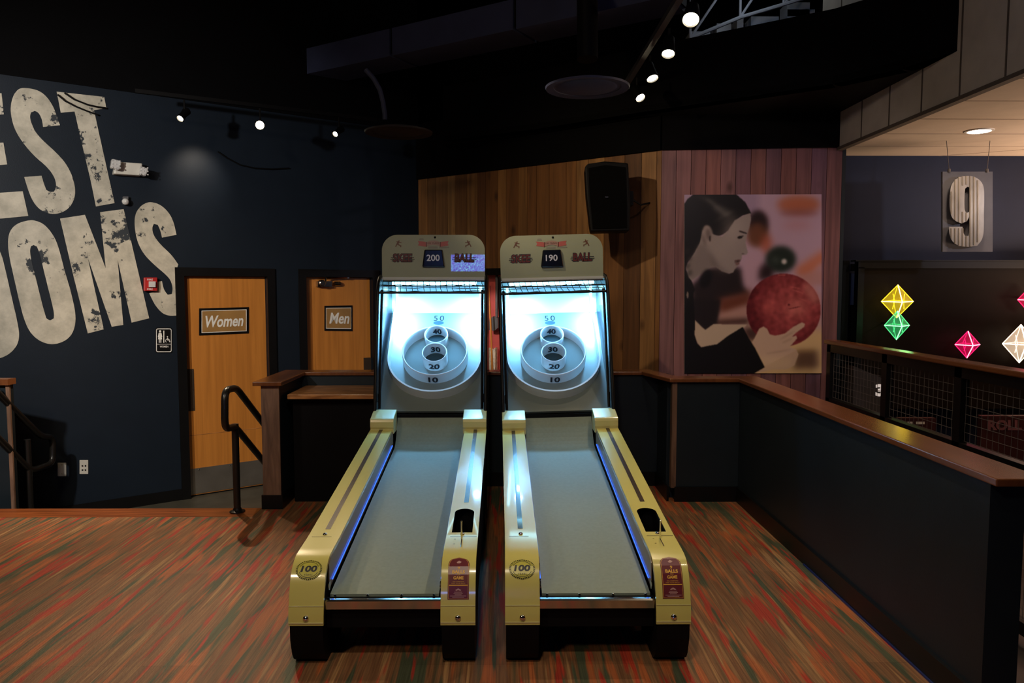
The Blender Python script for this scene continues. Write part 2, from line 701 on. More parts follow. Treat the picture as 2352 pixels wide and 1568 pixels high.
wl = MB()
wall_piece(wl, t_l, dw0, LOW, WALLTOP)
wall_piece(wl, dw0, dw1, DH, WALLTOP)
wall_piece(wl, dw1, dm0, LOW, WALLTOP)
wall_piece(wl, dm0, dm1, DH, WALLTOP)
wall_piece(wl, dm1, T_END, LOW, WALLTOP)
struct('wall_left', wl, M['navy'])
struct('wall_left_upper', wall_piece(MB(), t_l, T_END, WALLTOP, 5, .01), M['ceiling'])
bb = MB()
for a, b in ((t_l, dw0 - .04), (dw1 + .12, dm0 - .07), (dm1 + .07, T_END)):
    wall_piece(bb, a, b, LOW, LOW + .10, .012, .012)
struct('baseboard_left', bb, M['trim_black'])

# plank wall and pink plank wall
K1 = onY(1520, 345, 6.44)
K1.z = 0
K2 = onY(1936, 337, 6.29)
K2.z = 0


def plank_wall(name, P, Q, z0, z1, pw, m, backing, jitter=0):
    d = (Q - P)
    L_ = d.length
    d.normalize()
    n = Vector((d.y, -d.x, 0))
    mb = MB()
    x = 0
    k = 0
    while x < L_ - .005:
        wd = min(pw * (1 + jitter * random.uniform(-1, 1)), L_ - x)
        a = P + d * (x + .002)
        b = P + d * (x + wd - .002)
        mb.prism([a + Vector((0, 0, z0)), b + Vector((0, 0, z0)), b + Vector((0, 0, z1)), a + Vector((0, 0, z1))], -n * .018)
        x += wd
        k += 1
    struct(name, mb, m)
    b2 = MB().prism([P + Vector((0, 0, z0)) - n * .019, Q + Vector((0, 0, z0)) - n * .019, Q + Vector((0, 0, z1)) - n * .019, P + Vector((0, 0, z1)) - n * .019], -n * .1)
    struct(name + '_backing', b2, backing)
    return d, n


dB, nB = plank_wall('wall_back', CORN, K1, LOW, SOF + .1, .155, M['wood_planks'], M['black'], .35)
dP, nP = plank_wall('wall_right', K1, K2, -.35, SOF + .1, (K2 - K1).length / 12, M['pink_planks'], M['black'])
# short return of the pink wall towards the bowling lanes
struct('wall_right_return', MB().prism([K2 + Vector((.0, 0, -.35)), K2 + Vector((.02, .6, -.35)), K2 + Vector((.02, .6, SOF)), K2 + Vector((0, 0, SOF))], (.03, 0, 0)), M['navy_dark'])

# black soffit over the plank walls and the curved bulkhead in front of it
so = MB()
for P, Q, n in ((CORN, K1, nB), (K1, K2, nP)):
    so.prism([P + n * .03 + Vector((0, 0, SOF)), Q + n * .03 + Vector((0, 0, SOF)), Q + n * .03 + Vector((0, 0, 3.3)), P + n * .03 + Vector((0, 0, 3.3))], -n * .16)
struct('ceiling_soffit', so, M['ceiling'])
BK = [(-.6, 7.5), (.3, 6.95), (1.05, 6.35), (1.7, 5.88), (2.33, 5.42), (2.62, 5.05), (2.79, 4.62)]
bk = MB()
for (x0, y0), (x1, y1) in zip(BK, BK[1:]):
    z0, z1 = 3.0, 3.52
    nn = Vector((y1 - y0, -(x1 - x0), 0)).normalized()
    bk.prism([(x0, y0, z0), (x1, y1, z0), (x1, y1, z1), (x0, y0, z1)], -nn * .12)
struct('ceiling_bulkhead', bk, M['ceiling'])
bk2 = MB()
bk2.prism([(x, y, 3.0) for x, y in BK] + [(2.79, 6.5, 3.0), (1.3, 6.6, 3.0), (-.6, 7.9, 3.0)], (0, 0, .05))
struct('ceiling_bulkhead_underside', bk2, M['black'])
struct('ceiling', MB().box(-8, 9, -4, 9.8, 5.0, 5.1), M['ceiling'])
struct('wall_behind', MB().box(-8, 9, -4.1, -4, -.5, 5), M['ceiling'])
struct('wall_far_back', MB().box(-8, 9, 9.8, 9.9, -.5, 5), M['ceiling'])
struct('wall_far_left', MB().box(-8.1, -8, -4, 9.9, -.5, 5), M['ceiling'])
struct('wall_far_right', MB().box(9, 9.1, -4, 9.9, -.5, 5), M['navy_dark'])

# bowling side: low tiled ceiling, fascia, navy wall
FX = 2.80
YF = 6.68
tile = MB()
tile.box(FX, 9, -4, YF, SOF, SOF + .05)
struct('ceiling_lanes', tile, M['bowl_ceiling'])
sm = MB()
y = YF - .45
while y > 1:
    sm.box(FX, 9, y, y + .008, SOF - .002, SOF + .001)
    y -= .5
sm.obox((5.2, 5.9, SOF - .0005), Vector((2.6, -1.5, 0)), Vector((.003, .005, 0)), Vector((0, 0, .001)))
struct('trim_2', sm, mat('ceiling_seam', (.30, .24, .18), .8))
fa = MB().box(FX - .03, FX, -1, YF, SOF - .01, 4.3)
struct('wall_fascia', fa, M['fascia'])
sm = MB()
y = 6.3
while y > 1:
    sm.box(FX - .034, FX - .03, y, y + .012, SOF, 4.3)
    y -= .42
sm.box(FX - .04, FX + .01, -1, YF, SOF - .025, SOF)
struct('trim_3', sm, M['seam'])
struct('wall_lanes', MB().box(FX, 9, YF, YF + .1, -.3, SOF), mat('blue_wall_paint', (.010, .017, .045), .5, var=.06, spec=.25))

# ------------------------------------------------------------------ doors


def door(name, t0, t1, text, sx0, sx1, sy0, sy1, closer):
    fr = MB()
    fw = .075
    for a, b, z0, z1 in ((t0 - fw, t0, LOW, DH + fw), (t1, t1 + fw, LOW, DH + fw), (t0, t1, DH, DH + fw)):
        fr.prism([W(a, z0, .02), W(b, z0, .02), W(b, z1, .02), W(a, z1, .02)], -NW * .13)
    o = fr.build(name, M['trim_black'])
    tag(o, kind='structure')
    lf = MB().prism([W(t0 + .003, LOW + .012, -.05), W(t1 - .003, LOW + .012, -.05), W(t1 - .003, DH - .003, -.05), W(t0 + .003, DH - .003, -.05)], -NW * .045)
    leaf = lf.build('door_leaf', M['oak'], o)
    hd = MB().prism([W(t0, LOW, -.049), W(t1, LOW, -.049), W(t1, LOW + .01, -.049), W(t0, LOW + .01, -.049)], -NW * .05)
    hd.build('threshold', M['trim_black'], o)
    # sign on the leaf
    P0 = A + NW * (-.048)

    def f3(u, v, d):
        p = onP(u, v, P0, NW)
        return p + NW * d
    q = [f3(sx0, sy0[0], 0), f3(sx1, sy0[1], 0), f3(sx1, sy1[1], 0), f3(sx0, sy1[0], 0)]

    def g(u, v, d):      # u 0..1, v 0..1 from the bottom left
        a = q[3] + (q[2] - q[3]) * u
        b = q[0] + (q[1] - q[0]) * u
        return a + (b - a) * v + NW * d
    fx = 9 / (sx1 - sx0)
    s = MB().flat([[(0, 0), (1, 0), (1, 1), (0, 1)]], g, .006).build('door_sign', M['trim_black'], o)
    mb = MB()
    rect = lambda e: [(e * .55, e), (1 - e * .55, e), (1 - e * .55, 1 - e), (e * .55, 1 - e)]
    mb.flat([rect(.085), rect(.108)[::-1]], lambda u, v, d: g(u, v, .0075))
    mb.build('sign_border', M['white_ink'], s)
    MB().flat([rect(.105)], lambda u, v, d: g(u, v, .007)).build('sign_face', M['sign_face'], s)
    tx = MB()
    text_in(tx, text, .12 if text[0] == 'W' else .16, .885, .28, .72, g, .009, bold=.025, shear=.22)
    tx.build('sign_text', M['white_ink'], s)
    return o, leaf


o1, leaf1 = door('door_1', dw0, dw1, 'Women', 457, 571, (708, 705), (770, 765), False)
o2, leaf2 = door('door_2', dm0, dm1, 'Men', 745, 809, (702, 701), (759, 760), True)


def leaf_box(t0, t1, z0, z1, o, nm, m, off0=-.049, th=.004):
    return MB().prism([W(t0, z0, off0 + th), W(t1, z0, off0 + th), W(t1, z1, off0 + th), W(t0, z1, off0 + th)], -NW * th).build(nm, m, o)


kp = leaf_box(dw0 + .01, dw1 - .01, LOW + .02, LOW + .26, o1, 'kick_plate', M['kick'])
pz0, pz1 = onW(430, 946).z, onW(430, 849).z
pp = leaf_box(dw0 + .0, tw(443), pz0, pz1, o1, 'push_plate', M['inlay'])
mb = MB()
for t in (.12, .5, .9):
    MB().lathe([(.007, 0), (.005, .004), (0, .005)], W(dw0 + t * (dw1 - dw0), LOW + .245, -.045), NW, 10).build('screw', M['chrome'], kp)
mb = MB()
for z in (pz0 + .015, (pz0 + pz1) / 2, pz1 - .015):
    MB().lathe([(.006, 0), (.004, .004), (0, .005)], W(tw(443) - .012, z, -.045), NW, 10).build('screw', M['chrome'], pp)
leaf_box(dw0 + .01, dw1 - .01, LOW + .57, LOW + .574, o1, 'veneer_joint', M['shelf'], th=.002)
leaf_box(dm0 + .01, dm1 - .01, LOW + .02, LOW + .26, o2, 'kick_plate', M['kick'])
leaf_box(tw(838), dm1 - .0, onW(845, 850).z, onW(845, 822).z, o2, 'push_plate', M['inlay'])
# door closer on the men's door
cl = MB()
c = onW(744, 652, -.02)
cl.obox(c, D * .075, NW * .025, Vector((0, 0, .028)))
cl.lathe([(.033, 0), (.033, .05), (.025, .055)], onW(737, 650, -.01), NW, 16)
cl.lathe([(.022, 0), (.022, .06)], onW(768, 651, -.02), D, 14)
clo = cl.build('door_closer', M['steel'], o2)
MB().tube([onW(748, 637, .03), onW(797, 637, -.0)], .007, 8).tube([onW(748, 637, .03), onW(748, 650, .02)], .009, 8).lathe([(.012, 0), (.012, .02)], onW(798, 637, -.01), NW, 10).build('closer_arm', M['steel'], clo)

# ------------------------------------------------------------------ painted lettering REST ROOMS (the part in view)


def c5(p):
    return (p[0] / 2.306, 180 + p[1] / 2.306)


LET = {
    'painted_letter_e': [[(-330, 95), (8, 78), (20, 190), (-150, 205), (-135, 350), (18, 340), (38, 455), (-110, 470), (-90, 612), (120, 597), (150, 728), (-280, 770)]],
    'painted_letter_s': [[(110, 50), (160, 52), (215, 68), (258, 108), (290, 165), (318, 248), (228, 257), (222, 215), (205, 182), (185, 172), (165, 180), (158, 200), (165, 235), (190, 290), (240, 340), (300, 395), (350, 450), (385, 520), (400, 590), (394, 640), (368, 685), (330, 710), (285, 720), (230, 708), (185, 670), (155, 610), (128, 522), (220, 515), (232, 555), (245, 590), (265, 602), (285, 600), (298, 580), (295, 540), (275, 500), (240, 460), (180, 410), (120, 340), (80, 275), (60, 210), (55, 150), (68, 95), (88, 65)]],
    'painted_letter_t': [[(300, 70), (552, 98), (563, 158), (498, 168), (520, 270), (560, 450), (607, 660), (508, 678), (480, 540), (430, 330), (395, 175), (322, 182)]],
    'painted_letter_o': [[(-60, 862), (-20, 880), (5, 925), (20, 975), (60, 1150), (95, 1300), (103, 1360), (95, 1405), (70, 1440), (40, 1465), (0, 1482), (-60, 1490), (-120, 1440), (-160, 1300), (-210, 1050), (-210, 950), (-150, 870)],
                         [(-110, 950), (-85, 945), (-60, 1060), (-20, 1300), (-45, 1340), (-70, 1300)]],
    'painted_letter_o.001': [[(150, 750), (190, 752), (240, 775), (290, 840), (315, 910), (340, 1010), (370, 1110), (395, 1210), (402, 1280), (390, 1340), (360, 1380), (310, 1405), (255, 1408), (200, 1385), (155, 1340), (125, 1270), (100, 1170), (75, 1060), (50, 950), (40, 870), (50, 810), (85, 770)],
                             [(178, 882), (195, 890), (212, 930), (235, 1030), (265, 1150), (287, 1240), (285, 1270), (265, 1282), (245, 1270), (225, 1200), (195, 1080), (165, 960), (158, 910), (165, 888)]],
    'painted_letter_m': [[(318, 742), (450, 722), (560, 1005), (530, 708), (655, 692), (715, 950), (790, 1270), (697, 1293), (623, 960), (653, 1305), (592, 1315), (465, 950), (505, 1130), (550, 1328), (465, 1350), (390, 1050)]],
    'painted_letter_s.001': [[(800, 653), (850, 668), (895, 710), (920, 760), (935, 828), (858, 843), (848, 800), (835, 775), (815, 770), (805, 790), (812, 830), (850, 880), (910, 935), (944, 985), (936, 1010), (936, 1255), (900, 1258), (860, 1245), (820, 1200), (790, 1137), (830, 1128), (825, 1078), (858, 1073), (868, 1120), (888, 1145), (910, 1142), (916, 1112), (905, 1070), (880, 1040), (820, 990), (760, 930), (725, 860), (712, 780), (715, 720), (740, 680), (770, 660)]],
}


def smooth_loop(l, it=2):
    for _ in range(it):
        out = []
        n = len(l)
        for i in range(n):
            a, b, c_ = Vector(l[i - 1]), Vector(l[i]), Vector(l[(i + 1) % n])
            ang = (b - a).angle(c_ - b) if (b - a).length > 1e-6 and (c_ - b).length > 1e-6 else 0
            if ang > R(38) or ang < R(3):
                out.append(tuple(b))
            else:
                out.append(tuple(b * .75 + a * .25))
                out.append(tuple(b * .75 + c_ * .25))
        l = out
    return l


mural = thing('wall_lettering', 'giant worn cream letters EST and OOMS painted tilted on the navy wall', 'wall lettering', W(-1.5, 1.4, .002))
paint = letter_paint()
for nm, loops in LET.items():
    mb = MB()
    mb.flat([[c5(p) for p in smooth_loop(l)] for l in loops], lambda u, v, d: onW(u, v, .004 if d == 0 else .001), 1)
    o = mb.build(nm, paint, None)
    o.data.transform(Matrix.Translation(-mural.location))
    o.parent = mural

# ------------------------------------------------------------------ small wall fixtures


def to_local(o, root):
    o.data.transform(root.matrix_basis.inverted())
    o.parent = root
    return o


def wall_thing(name, label, cat, px, py, group=None):
    t = thing(name, label, cat, onW(px, py), 0, group)
    return t


def wbox(px0, px1, py0, py1, d0, d1):
    """box on the restroom wall by picture rectangle, from depth d0 to d1"""
    q = [onW(px0, py1, d0), onW(px1, py1, d0), onW(px1, py0, d0), onW(px0, py0, d0)]
    return MB().prism(q, NW * (d1 - d0))


t = wall_thing('emergency_light', 'white emergency light with two clear lamp heads on the navy wall', 'emergency light', 296, 386)
q = [onW(257, 402, 0), onW(321, 406, 0), onW(323, 378, 0), onW(262, 374, 0)]
o = bevel(to_local(MB().prism(q, NW * .09).build('housing', M['white']), t), .01)
for k, (a, b, c_, d_) in enumerate(((251, 277, 366, 393), (317, 338, 383, 407))):
    p = [onW(a, d_ - 6, .09), onW(b - 6, d_, .09), onW(b, c_ + 6, .09), onW(a + 3, c_, .09)]
    lamp_ = to_local(MB().prism(p, NW * .07).build('lamp_head', M['clear']), t)
    bevel(lamp_, .012)
    g = MB()
    cc = (p[0] + p[2]) / 2 + NW * .07
    for i in range(3):
        for j in range(3):
            g.lathe([(.007, 0), (.005, .003), (0, .0045)], cc + D * (i - 1) * .028 + Vector((0, 0, (j - 1) * .028)), NW, 8)
    gg = g.build('lens_facets', M['clear'])
    gg.data.transform(t.matrix_basis.inverted())
    gg.parent = lamp_

t = wall_thing('fire_alarm_strobe', 'red fire alarm strobe mounted beside the painted letter S', 'fire alarm', 344, 653)
o = bevel(to_local(wbox(329, 359, 637, 668, 0, .05).build('housing', M['red']), t), .006)
to_local(wbox(341, 356, 646, 659, .05, .075).build('strobe_lens', M['clear']), t)
mb = MB()
f3w = lambda off: (lambda u, v, d: onW(u, v, off + d))
text_in(mb, 'FIRE', 338, 351, 644, 640, f3w(.0515))
to_local(mb.build('lettering', M['white_ink']), t)
mb = MB()
text_in(mb, 'FIRE', 338, 351, 666, 662, f3w(.0515))
to_local(mb.build('lettering', M['white_ink']), t)

t = wall_thing('wall_sensor', 'small clear plastic sensor on the navy wall above the letter M', 'sensor', 287, 460)
to_local(wbox(281, 293, 452, 470, 0, .04).build('housing', M['plate']), t)
to_local(MB().lathe([(.028, 0), (.026, .02), (.014, .034), (0, .038)], onW(288, 463, .04), NW, 16).build('lens', M['clear'], None, True), t)

t = wall_thing('restroom_sign', 'black accessible restroom sign left of the first door', 'sign', 376, 780)
f = lambda u, v, d: onW(u, v, d)


def rr(x0, x1, y0, y1, r, n=5):
    return arc(x1 - r, y1 - r, r, 0, 90, n) + arc(x0 + r, y1 - r, r, 90, 180, n) + arc(x0 + r, y0 + r, r, 180, 270, n) + arc(x1 - r, y0 + r, r, 270, 360, n)


to_local(MB().flat([rr(357, 395.5, 752, 810, 4)], f, .006).build('panel', M['trim_black']), t)
mb = MB()
mb.flat([rr(358.6, 394, 754, 808.5, 4), rr(360.2, 392.6, 756, 806.6, 3)[::-1]], f3w(.0075))
mb.flat([[(360, 789.6), (393, 789.6), (393, 790.6), (360, 790.6)]], f3w(.0075))
# woman pictogram
mb.flat([arc(367.6, 760.6, 2.6, 0, 360, 12)[:-1]], f3w(.0078))
mb.flat([[(364.5, 764), (370.7, 764), (372.8, 774), (371.3, 774.5), (370.0, 769), (372.5, 779), (370.6, 779), (370.6, 787), (368.3, 787), (368.3, 779.4), (367, 779.4), (367, 787), (364.8, 787), (364.8, 779), (362.8, 779), (365.2, 769), (363.9, 774.5), (362.4, 774)]], f3w(.0078))
mb.flat([[(375, 759), (377.4, 759), (377.4, 787), (375, 787)]], f3w(.0078))
# wheelchair pictogram
mb.flat([arc(384.5, 773, 1.6, 0, 360, 10)[:-1]], f3w(.0078))
mb.flat([[(383.8, 775.2), (385.8, 775.2), (386.2, 779.6), (389.6, 779.6), (391.4, 785), (390, 785.6), (388.2, 781.6), (384.4, 781.6)]], f3w(.0078))
mb.flat([arc(385, 782.4, 5.2, 130, 400, 16) + arc(385, 782.4, 3.9, 400, 130, 16)], f3w(.0078))
text_in(mb, 'WOMEN', 367, 386.5, 797.8, 793.4, f3w(.0078), bold=.02)
to_local(mb.build('pictogram', M['white_ink']), t)

for i, (x0, x1, y0, y1, lab) in enumerate(((132, 152, 1062, 1093, 'blank ivory wall plate low on the navy wall'), (182.5, 202.5, 1056, 1088, 'ivory double outlet plate low on the navy wall'))):
    t = wall_thing('wall_plate' if i == 0 else 'wall_outlet', lab, 'wall plate' if i == 0 else 'outlet', (x0 + x1) / 2, (y0 + y1) / 2)
    bevel(to_local(wbox(x0, x1, y0, y1, 0, .008).build('cover_plate', M['white']), t), .003)
    if i == 1:
        mb = MB()
        for a in (187.5, 194.5):
            for b in (1068, 1077.5):
                q = [onW(a, b + 3, .0085), onW(a + 3.4, b + 3, .0085), onW(a + 3.4, b, .0085), onW(a, b, .0085)]
                to_local(MB().prism(q, NW * .002).build('socket', M['trim_black']), t)
    else:
        mb = MB()
        for b in (1067, 1088):
            to_local(MB().lathe([(.004, 0), (.003, .003), (0, .003)], onW(142, b, .008), NW, 8).build('screw', M['steel']), t)

# black cable drooping along the wall top
c = MB().tube([onW(x, y, .02) for x, y in ((500, 348), (520, 362), (550, 378), (585, 386), (625, 388), (664, 386))], .006, 8).build('wall_cable', M['black'])
tag(c, 'thin black cable drooping on the navy wall below the track lamps', 'cable')
c = MB().tube([onW(x, y, .03) for x, y in ((132, 217), (150, 232), (175, 245), (200, 255), (225, 264))], .007, 8).build('wall_cable', M['black'])
tag(c, 'lower black cable crossing the top of the painted letter T', 'cable')
c = MB().tube([onW(x, y, .03) for x, y in ((148, 213), (170, 228), (200, 240), (222, 245), (243, 248))], .007, 8).build('wall_cable', M['black'])
tag(c, 'upper black cable crossing the top of the painted letter T', 'cable')

# ------------------------------------------------------------------ half walls
WT = .125
hw = MB()
XN0, XN1 = -1.70, -1.575


def half_wall(name, boxes, capb, m=M['navy_dark'], capm=M['cap'], bb=None):
    mb = MB()
    for b in boxes:
        mb.box(*b)
    o = struct(name, mb, m)
    return o


def cap(name, pts, m, label=None):
    mb = MB().prism([(x, y, CAPZ - .028) for x, y in pts], (0, 0, .028))
    o = mb.build(name, m)
    bevel(o, .005)
    tag(o, kind='structure')
    return o


zc = CAPZ - .028
YB = 5.80
# left newel wall with its wood end face
struct('wall_half_left', MB().box(XN0, XN1, 5.215, YB + .1, 0, zc), M['navy_dark'])
o = struct('trim_4', MB().box(XN0, XN1, 5.20, 5.215, .10, zc), M['newel'])
cap('trim_5', [(XN0 - .045, 5.16), (XN1 + .03, 5.16), (XN1 + .03, YB - .02), (.0, YB - .02), (.0, YB + .14), (XN0 - .045, YB + .14)], M['cap'])
struct('wall_half_back', MB().box(XN1, 1.28, YB, YB + .12, 0, zc), M['navy_dark'])
XR = 1.70
XS0 = onZ(1541, 1150, 0).x
YS = 5.36
cap('trim_6', [(.0, YB - .02), (XS0 - .15, YB - .02), (XS0 - .03, YS - .03), (XR - .02, YS - .03), (XR - .02, 2.50), (XR + WT + .035, 2.50), (XR + WT + .035, YS + .12), (XS0 + .05, YS + .14), (XS0 - .06, YB + .14), (0, YB + .14)], M['cap'])
struct('wall_half_right', MB().box(XS0 + .03, XR + .02, YS, YS + .1, 0, zc).box(XS0 - .02, XS0 + .08, YS + .1, YB + .1, 0, zc).box(XR, XR + WT, 2.56, YS + .1, 0, zc), M['navy_dark'])
struct('trim_7', MB().box(XS0 - .005, XS0 + .03, YS - .004, YS + .05, .10, zc), M['newel'])
struct('baseboard_right', MB().box(XS0 + .02, XR, YS - .015, YS, 0, .11).box(XR - .015, XR, 2.56, YS, 0, .11).box(XR - .015, XR + WT + .012, 2.545, 2.56, 0, .11).box(XS0 - .035, XS0 - .02, YS, YB, 0, .11).box(XN1, XS0, YB - .015, YB, 0, .11), M['trim_black'])
struct('baseboard_newel', MB().box(XN0 - .01, XN1 + .012, 5.19, 5.215, 0, .10).box(XN1, XN1 + .012, 5.215, YB, 0, .10), M['trim_black'])
# blue edge strip along the right base
struct('trim_8', MB().box(XR - .022, XR - .015, 2.56, 4.1, 0, .008), mat('blue_edge_strip', (.01, .02, .12), .4))

# left pony wall beyond the stair
xl = onY(31, 900, 5.46).x
struct('wall_half_far_left', MB().box(xl - 1.6, xl, 5.42, 5.46, LOW, zc - .02), M['navy_dark'])
struct('trim_9', MB().box(xl - .02, xl + .006, 5.405, 5.42, LOW, zc - .02), M['newel'])
MBc = MB().box(xl - 1.6, xl + .015, 5.38, 5.47, zc - .02, CAPZ - .005)
o = struct('trim_10', MBc, M['cap'])

# drink shelf in the corner left of the machines
t = thing('drink_shelf', 'wooden drink shelf on black support in the corner left of the left machine', 'shelf', (-1.2, 5.5, 0))
bevel(MB().box(-.345, .32, -.21, .29, .765, .80).build('shelf_top', M['shelf'], t), .006)
MB().box(-.33, .31, -.12, .285, 0.0, .765).build('support_panel', M['black'], t)

# ------------------------------------------------------------------ handrails


def rounded(pts, r=.05, n=5):
    pts = [Vector(p) for p in pts]
    out = [pts[0]]
    for a, b, c_ in zip(pts, pts[1:], pts[2:]):
        d1 = (a - b)
        d2 = (c_ - b)
        rr_ = min(r, d1.length * .49, d2.length * .49)
        p, q_ = b + d1.normalized() * rr_, b + d2.normalized() * rr_
        for i in range(n + 1):
            s_ = i / n
            out.append(p * (1 - s_) ** 2 + b * 2 * s_ * (1 - s_) + q_ * s_ ** 2)
    out.append(pts[-1])
    return out


def handrail(label, X, pts_top, post, rails, flange_z, brace=None):
    t = thing('stair_handrail', label, 'handrail', (X, post[0], flange_z))
    L0 = Vector((X, post[0], flange_z))
    mb = MB().tube([p - L0 for p in rounded([(X, a, b) for a, b in rails], .07)], .024, 12)
    mb.build('rail_loop', M['rail_black'], t, True)
    MB().tube([(0, 0, 0), (0, 0, post[1] - flange_z)], .024, 12).build('post', M['rail_black'], t, True)
    MB().lathe([(.052, 0), (.052, .008), (.03, .016), (.026, .03)], (0, 0, 0), n=20).build('base_flange', M['rail_black'], t, True)
    return t


handrail('black tube handrail with looped end standing beside the wooden newel post', -1.86, None, (5.13, .62),
         [(6.15, .24), (5.68, .545), (5.17, .865), (4.96, .875), (4.94, .62), (5.13, .60), (5.70, .23), (6.15, -.06)], .001)
XH = -3.60
pa = onX(95, 1003, XH)
pb = onX(0, 908, XH)
pc = onX(122, 1003, XH)
pd = onX(121, 1064, XH)
pe = onX(70, 1081, XH)
pf = onX(0, 1010, XH)
s1 = (pb - pa)
s2 = (pf - pe)
top2 = pa + s1 * 1.5
bot2 = pe + s2 * 1.6
po = onX(62, 1000, XH)
handrail('black tube handrail descending the stair at the far left edge', XH, None, (po.y, po.z - .03),
         [(top2.y, top2.z), (pa.y, pa.z), (pc.y, pc.z), (pd.y, pd.z), (pe.y, pe.z), (bot2.y, bot2.z)], LOW)

# ------------------------------------------------------------------ loudspeaker
t = thing('wall_speaker', 'black rectangular loudspeaker hanging in front of the brown plank wall', 'loudspeaker', onY(1396, 451, 6.25))
q = [(1357, 532), (1446, 530), (1448, 470), (1443, 374), (1390, 370), (1349, 376), (1343, 384), (1347, 450)]
mb = MB().prism([onY(x, y, 6.12) for x, y in q], (0.02, .26, 0))
sp = bevel(to_local(mb.build('cabinet', M['black']), t), .012)
q2 = [(1362, 525), (1440, 523), (1440, 470), (1437, 384), (1390, 379), (1352, 386), (1355, 450)]
to_local(MB().prism([onY(x, y, 6.112) for x, y in q2], (0, .01, 0)).build('grille', mat('speaker_grille', (.002, .002, .0022), .9, bump=.6, spec=.05)), t)
to_local(MB().prism([onY(x, y, 6.10) for x, y in ((1390, 454), (1397, 454), (1397, 451), (1390, 451))], (0, .012, 0)).build('badge', M['steel']), t)
to_local(MB().prism([onY(x, y, 6.2) for x, y in ((1446, 472), (1455, 471), (1455, 439), (1446, 438))], (0, .1, 0)).build('bracket', M['black']), t)
PB = K1 - dB * .25
p0 = onY(1452, 458, 6.25)
p1 = onP(1492, 466, K1, nB)
to_local(MB().tube([p0, p0 * .5 + p1 * .5 + Vector((0, 0, -.03)), p1], .008, 8).tube([onY(1440, 445, 6.3), onP(1440, 430, K1, nB)], .018, 10).build('mounting_arm', M['black']), t)

# ------------------------------------------------------------------ red wall box between the machines
# stands on the brown plank wall
def onB(px, py, off=0):
    return onP(px, py, K1 + nB * off, nB)


t = thing('display_box', 'red backed wall box seen between the two machines', 'display box', onB(1134, 740))
x0, x1 = 1085, 1185
mb = MB()
Z0, Z1 = onB(1134, 852).z, onB(1134, 617).z
Ta, Tb = onB(x0, 700, 0), onB(x1, 700, 0)


def bq(pa_, pb_, z0, z1, o0, dep):
    a = Vector((pa_.x, pa_.y, 0)) + nB * o0
    b = Vector((pb_.x, pb_.y, 0)) + nB * o0
    return [a + Vector((0, 0, z0)), b + Vector((0, 0, z0)), b + Vector((0, 0, z1)), a + Vector((0, 0, z1))]


to_local(MB().prism(bq(Ta, Tb, Z0 - .3, Z1 - .06, .004, 0), nB * .02).build('red_back', M['red_board']), t)
fr = MB()
fr.prism(bq(Ta, Tb, Z1 - .065, Z1, .004, 0), nB * .15)
dd = (Tb - Ta).normalized()
fr.prism(bq(Ta - dd * .04, Ta, Z0 - .34, Z1, .004, 0), nB * .15)
fr.prism(bq(Tb, Tb + dd * .04, Z0 - .34, Z1, .004, 0), nB * .15)
fr.prism(bq(Ta, Tb, Z0 - .34, Z0 - .3, .004, 0), nB * .18)
to_local(fr.build('frame', M['black']), t)
st = MB().tube([onB(1121, 640, .16), onB(1127, 740, .16), onB(1131, 849, .16)], .009, 8).build('hanging_stick', M['orange'], None, True)
tag(st, 'thin orange stick hanging in front of the red box', 'stick')
pdl = MB()
pdl.tube([onB(1141, 632, .09), onB(1141, 728, .09)], .014, 8)
pdl.prism([onB(x, y, .06) for x, y in ((1128, 757), (1131, 733), (1140, 726), (1150, 730), (1151, 752), (1142, 759))], nB * .05)
o = pdl.build('hanging_paddle', M['plate'])
tag(o, 'dark square paddle on a rod hanging in the red box', 'paddle')
pr = MB()
random.seed(3)
for k in range(7):
    xx = 1119 + k * 3.4
    pr.prism([onB(x, y, .05 + .012 * (k % 3)) for x, y in ((xx, 849), (xx + 3, 849), (xx + 3.4 + random.uniform(-1, 1), 797 + random.uniform(0, 8)), (xx + random.uniform(0, 1), 796 + random.uniform(0, 6)))], nB * .012)
o = pr.build('paper_bundle', M['beige'])
tag(o, 'bundle of cream papers standing at the bottom of the red box', 'papers')
bp = onB(1134, 800, .0)
lamp('display_box_fill', 'SPOT', bp + nB * 1.15 + Vector((0, 0, .75)), 30, (1, .9, .82), bp + Vector((0, 0, .15)), spot_size=R(40), spot_blend=.5, shadow_soft_size=.03)  # added spot that brightens the red box; no fixture belongs to it

# ================================================================== THE ROLL-BALL MACHINES
PROF = [(0.0, .185), (0.0, .21), (.003, .24), (.009, .27), (.02, .31), (.033, .345), (.05, .378), (.072, .403), (.1, .421), (.135, .432), (.2, .438), (.33, .447), (1.913, .63)]
ARC = [0]
for a, b in zip(PROF, PROF[1:]):
    ARC.append(ARC[-1] + math.dist(a, b))


def prof_at(s):
    s = max(0, min(ARC[-1], s))
    for i in range(len(ARC) - 1):
        if s <= ARC[i + 1] + 1e-9:
            f_ = (s - ARC[i]) / (ARC[i + 1] - ARC[i])
            a, b = PROF[i], PROF[i + 1]
            # blend normals for smoothness
            ty, tz = b[0] - a[0], b[1] - a[1]
            l = math.hypot(ty, tz)
            return a[0] + ty * f_, a[1] + tz * f_, -tz / l, ty / l
    return PROF[-1] + (0, 1)


def rail_pt(x, s, d=0):
    y, z, ny, nz = prof_at(s)
    # smooth the normal
    y2, z2, n2y, n2z = prof_at(s + .012)
    y3, z3, n3y, n3z = prof_at(s - .012)
    ny, nz = n2y + n3y, n2z + n3z
    l = math.hypot(ny, nz)
    return Vector((x, y + ny / l * d, z + nz / l * d))


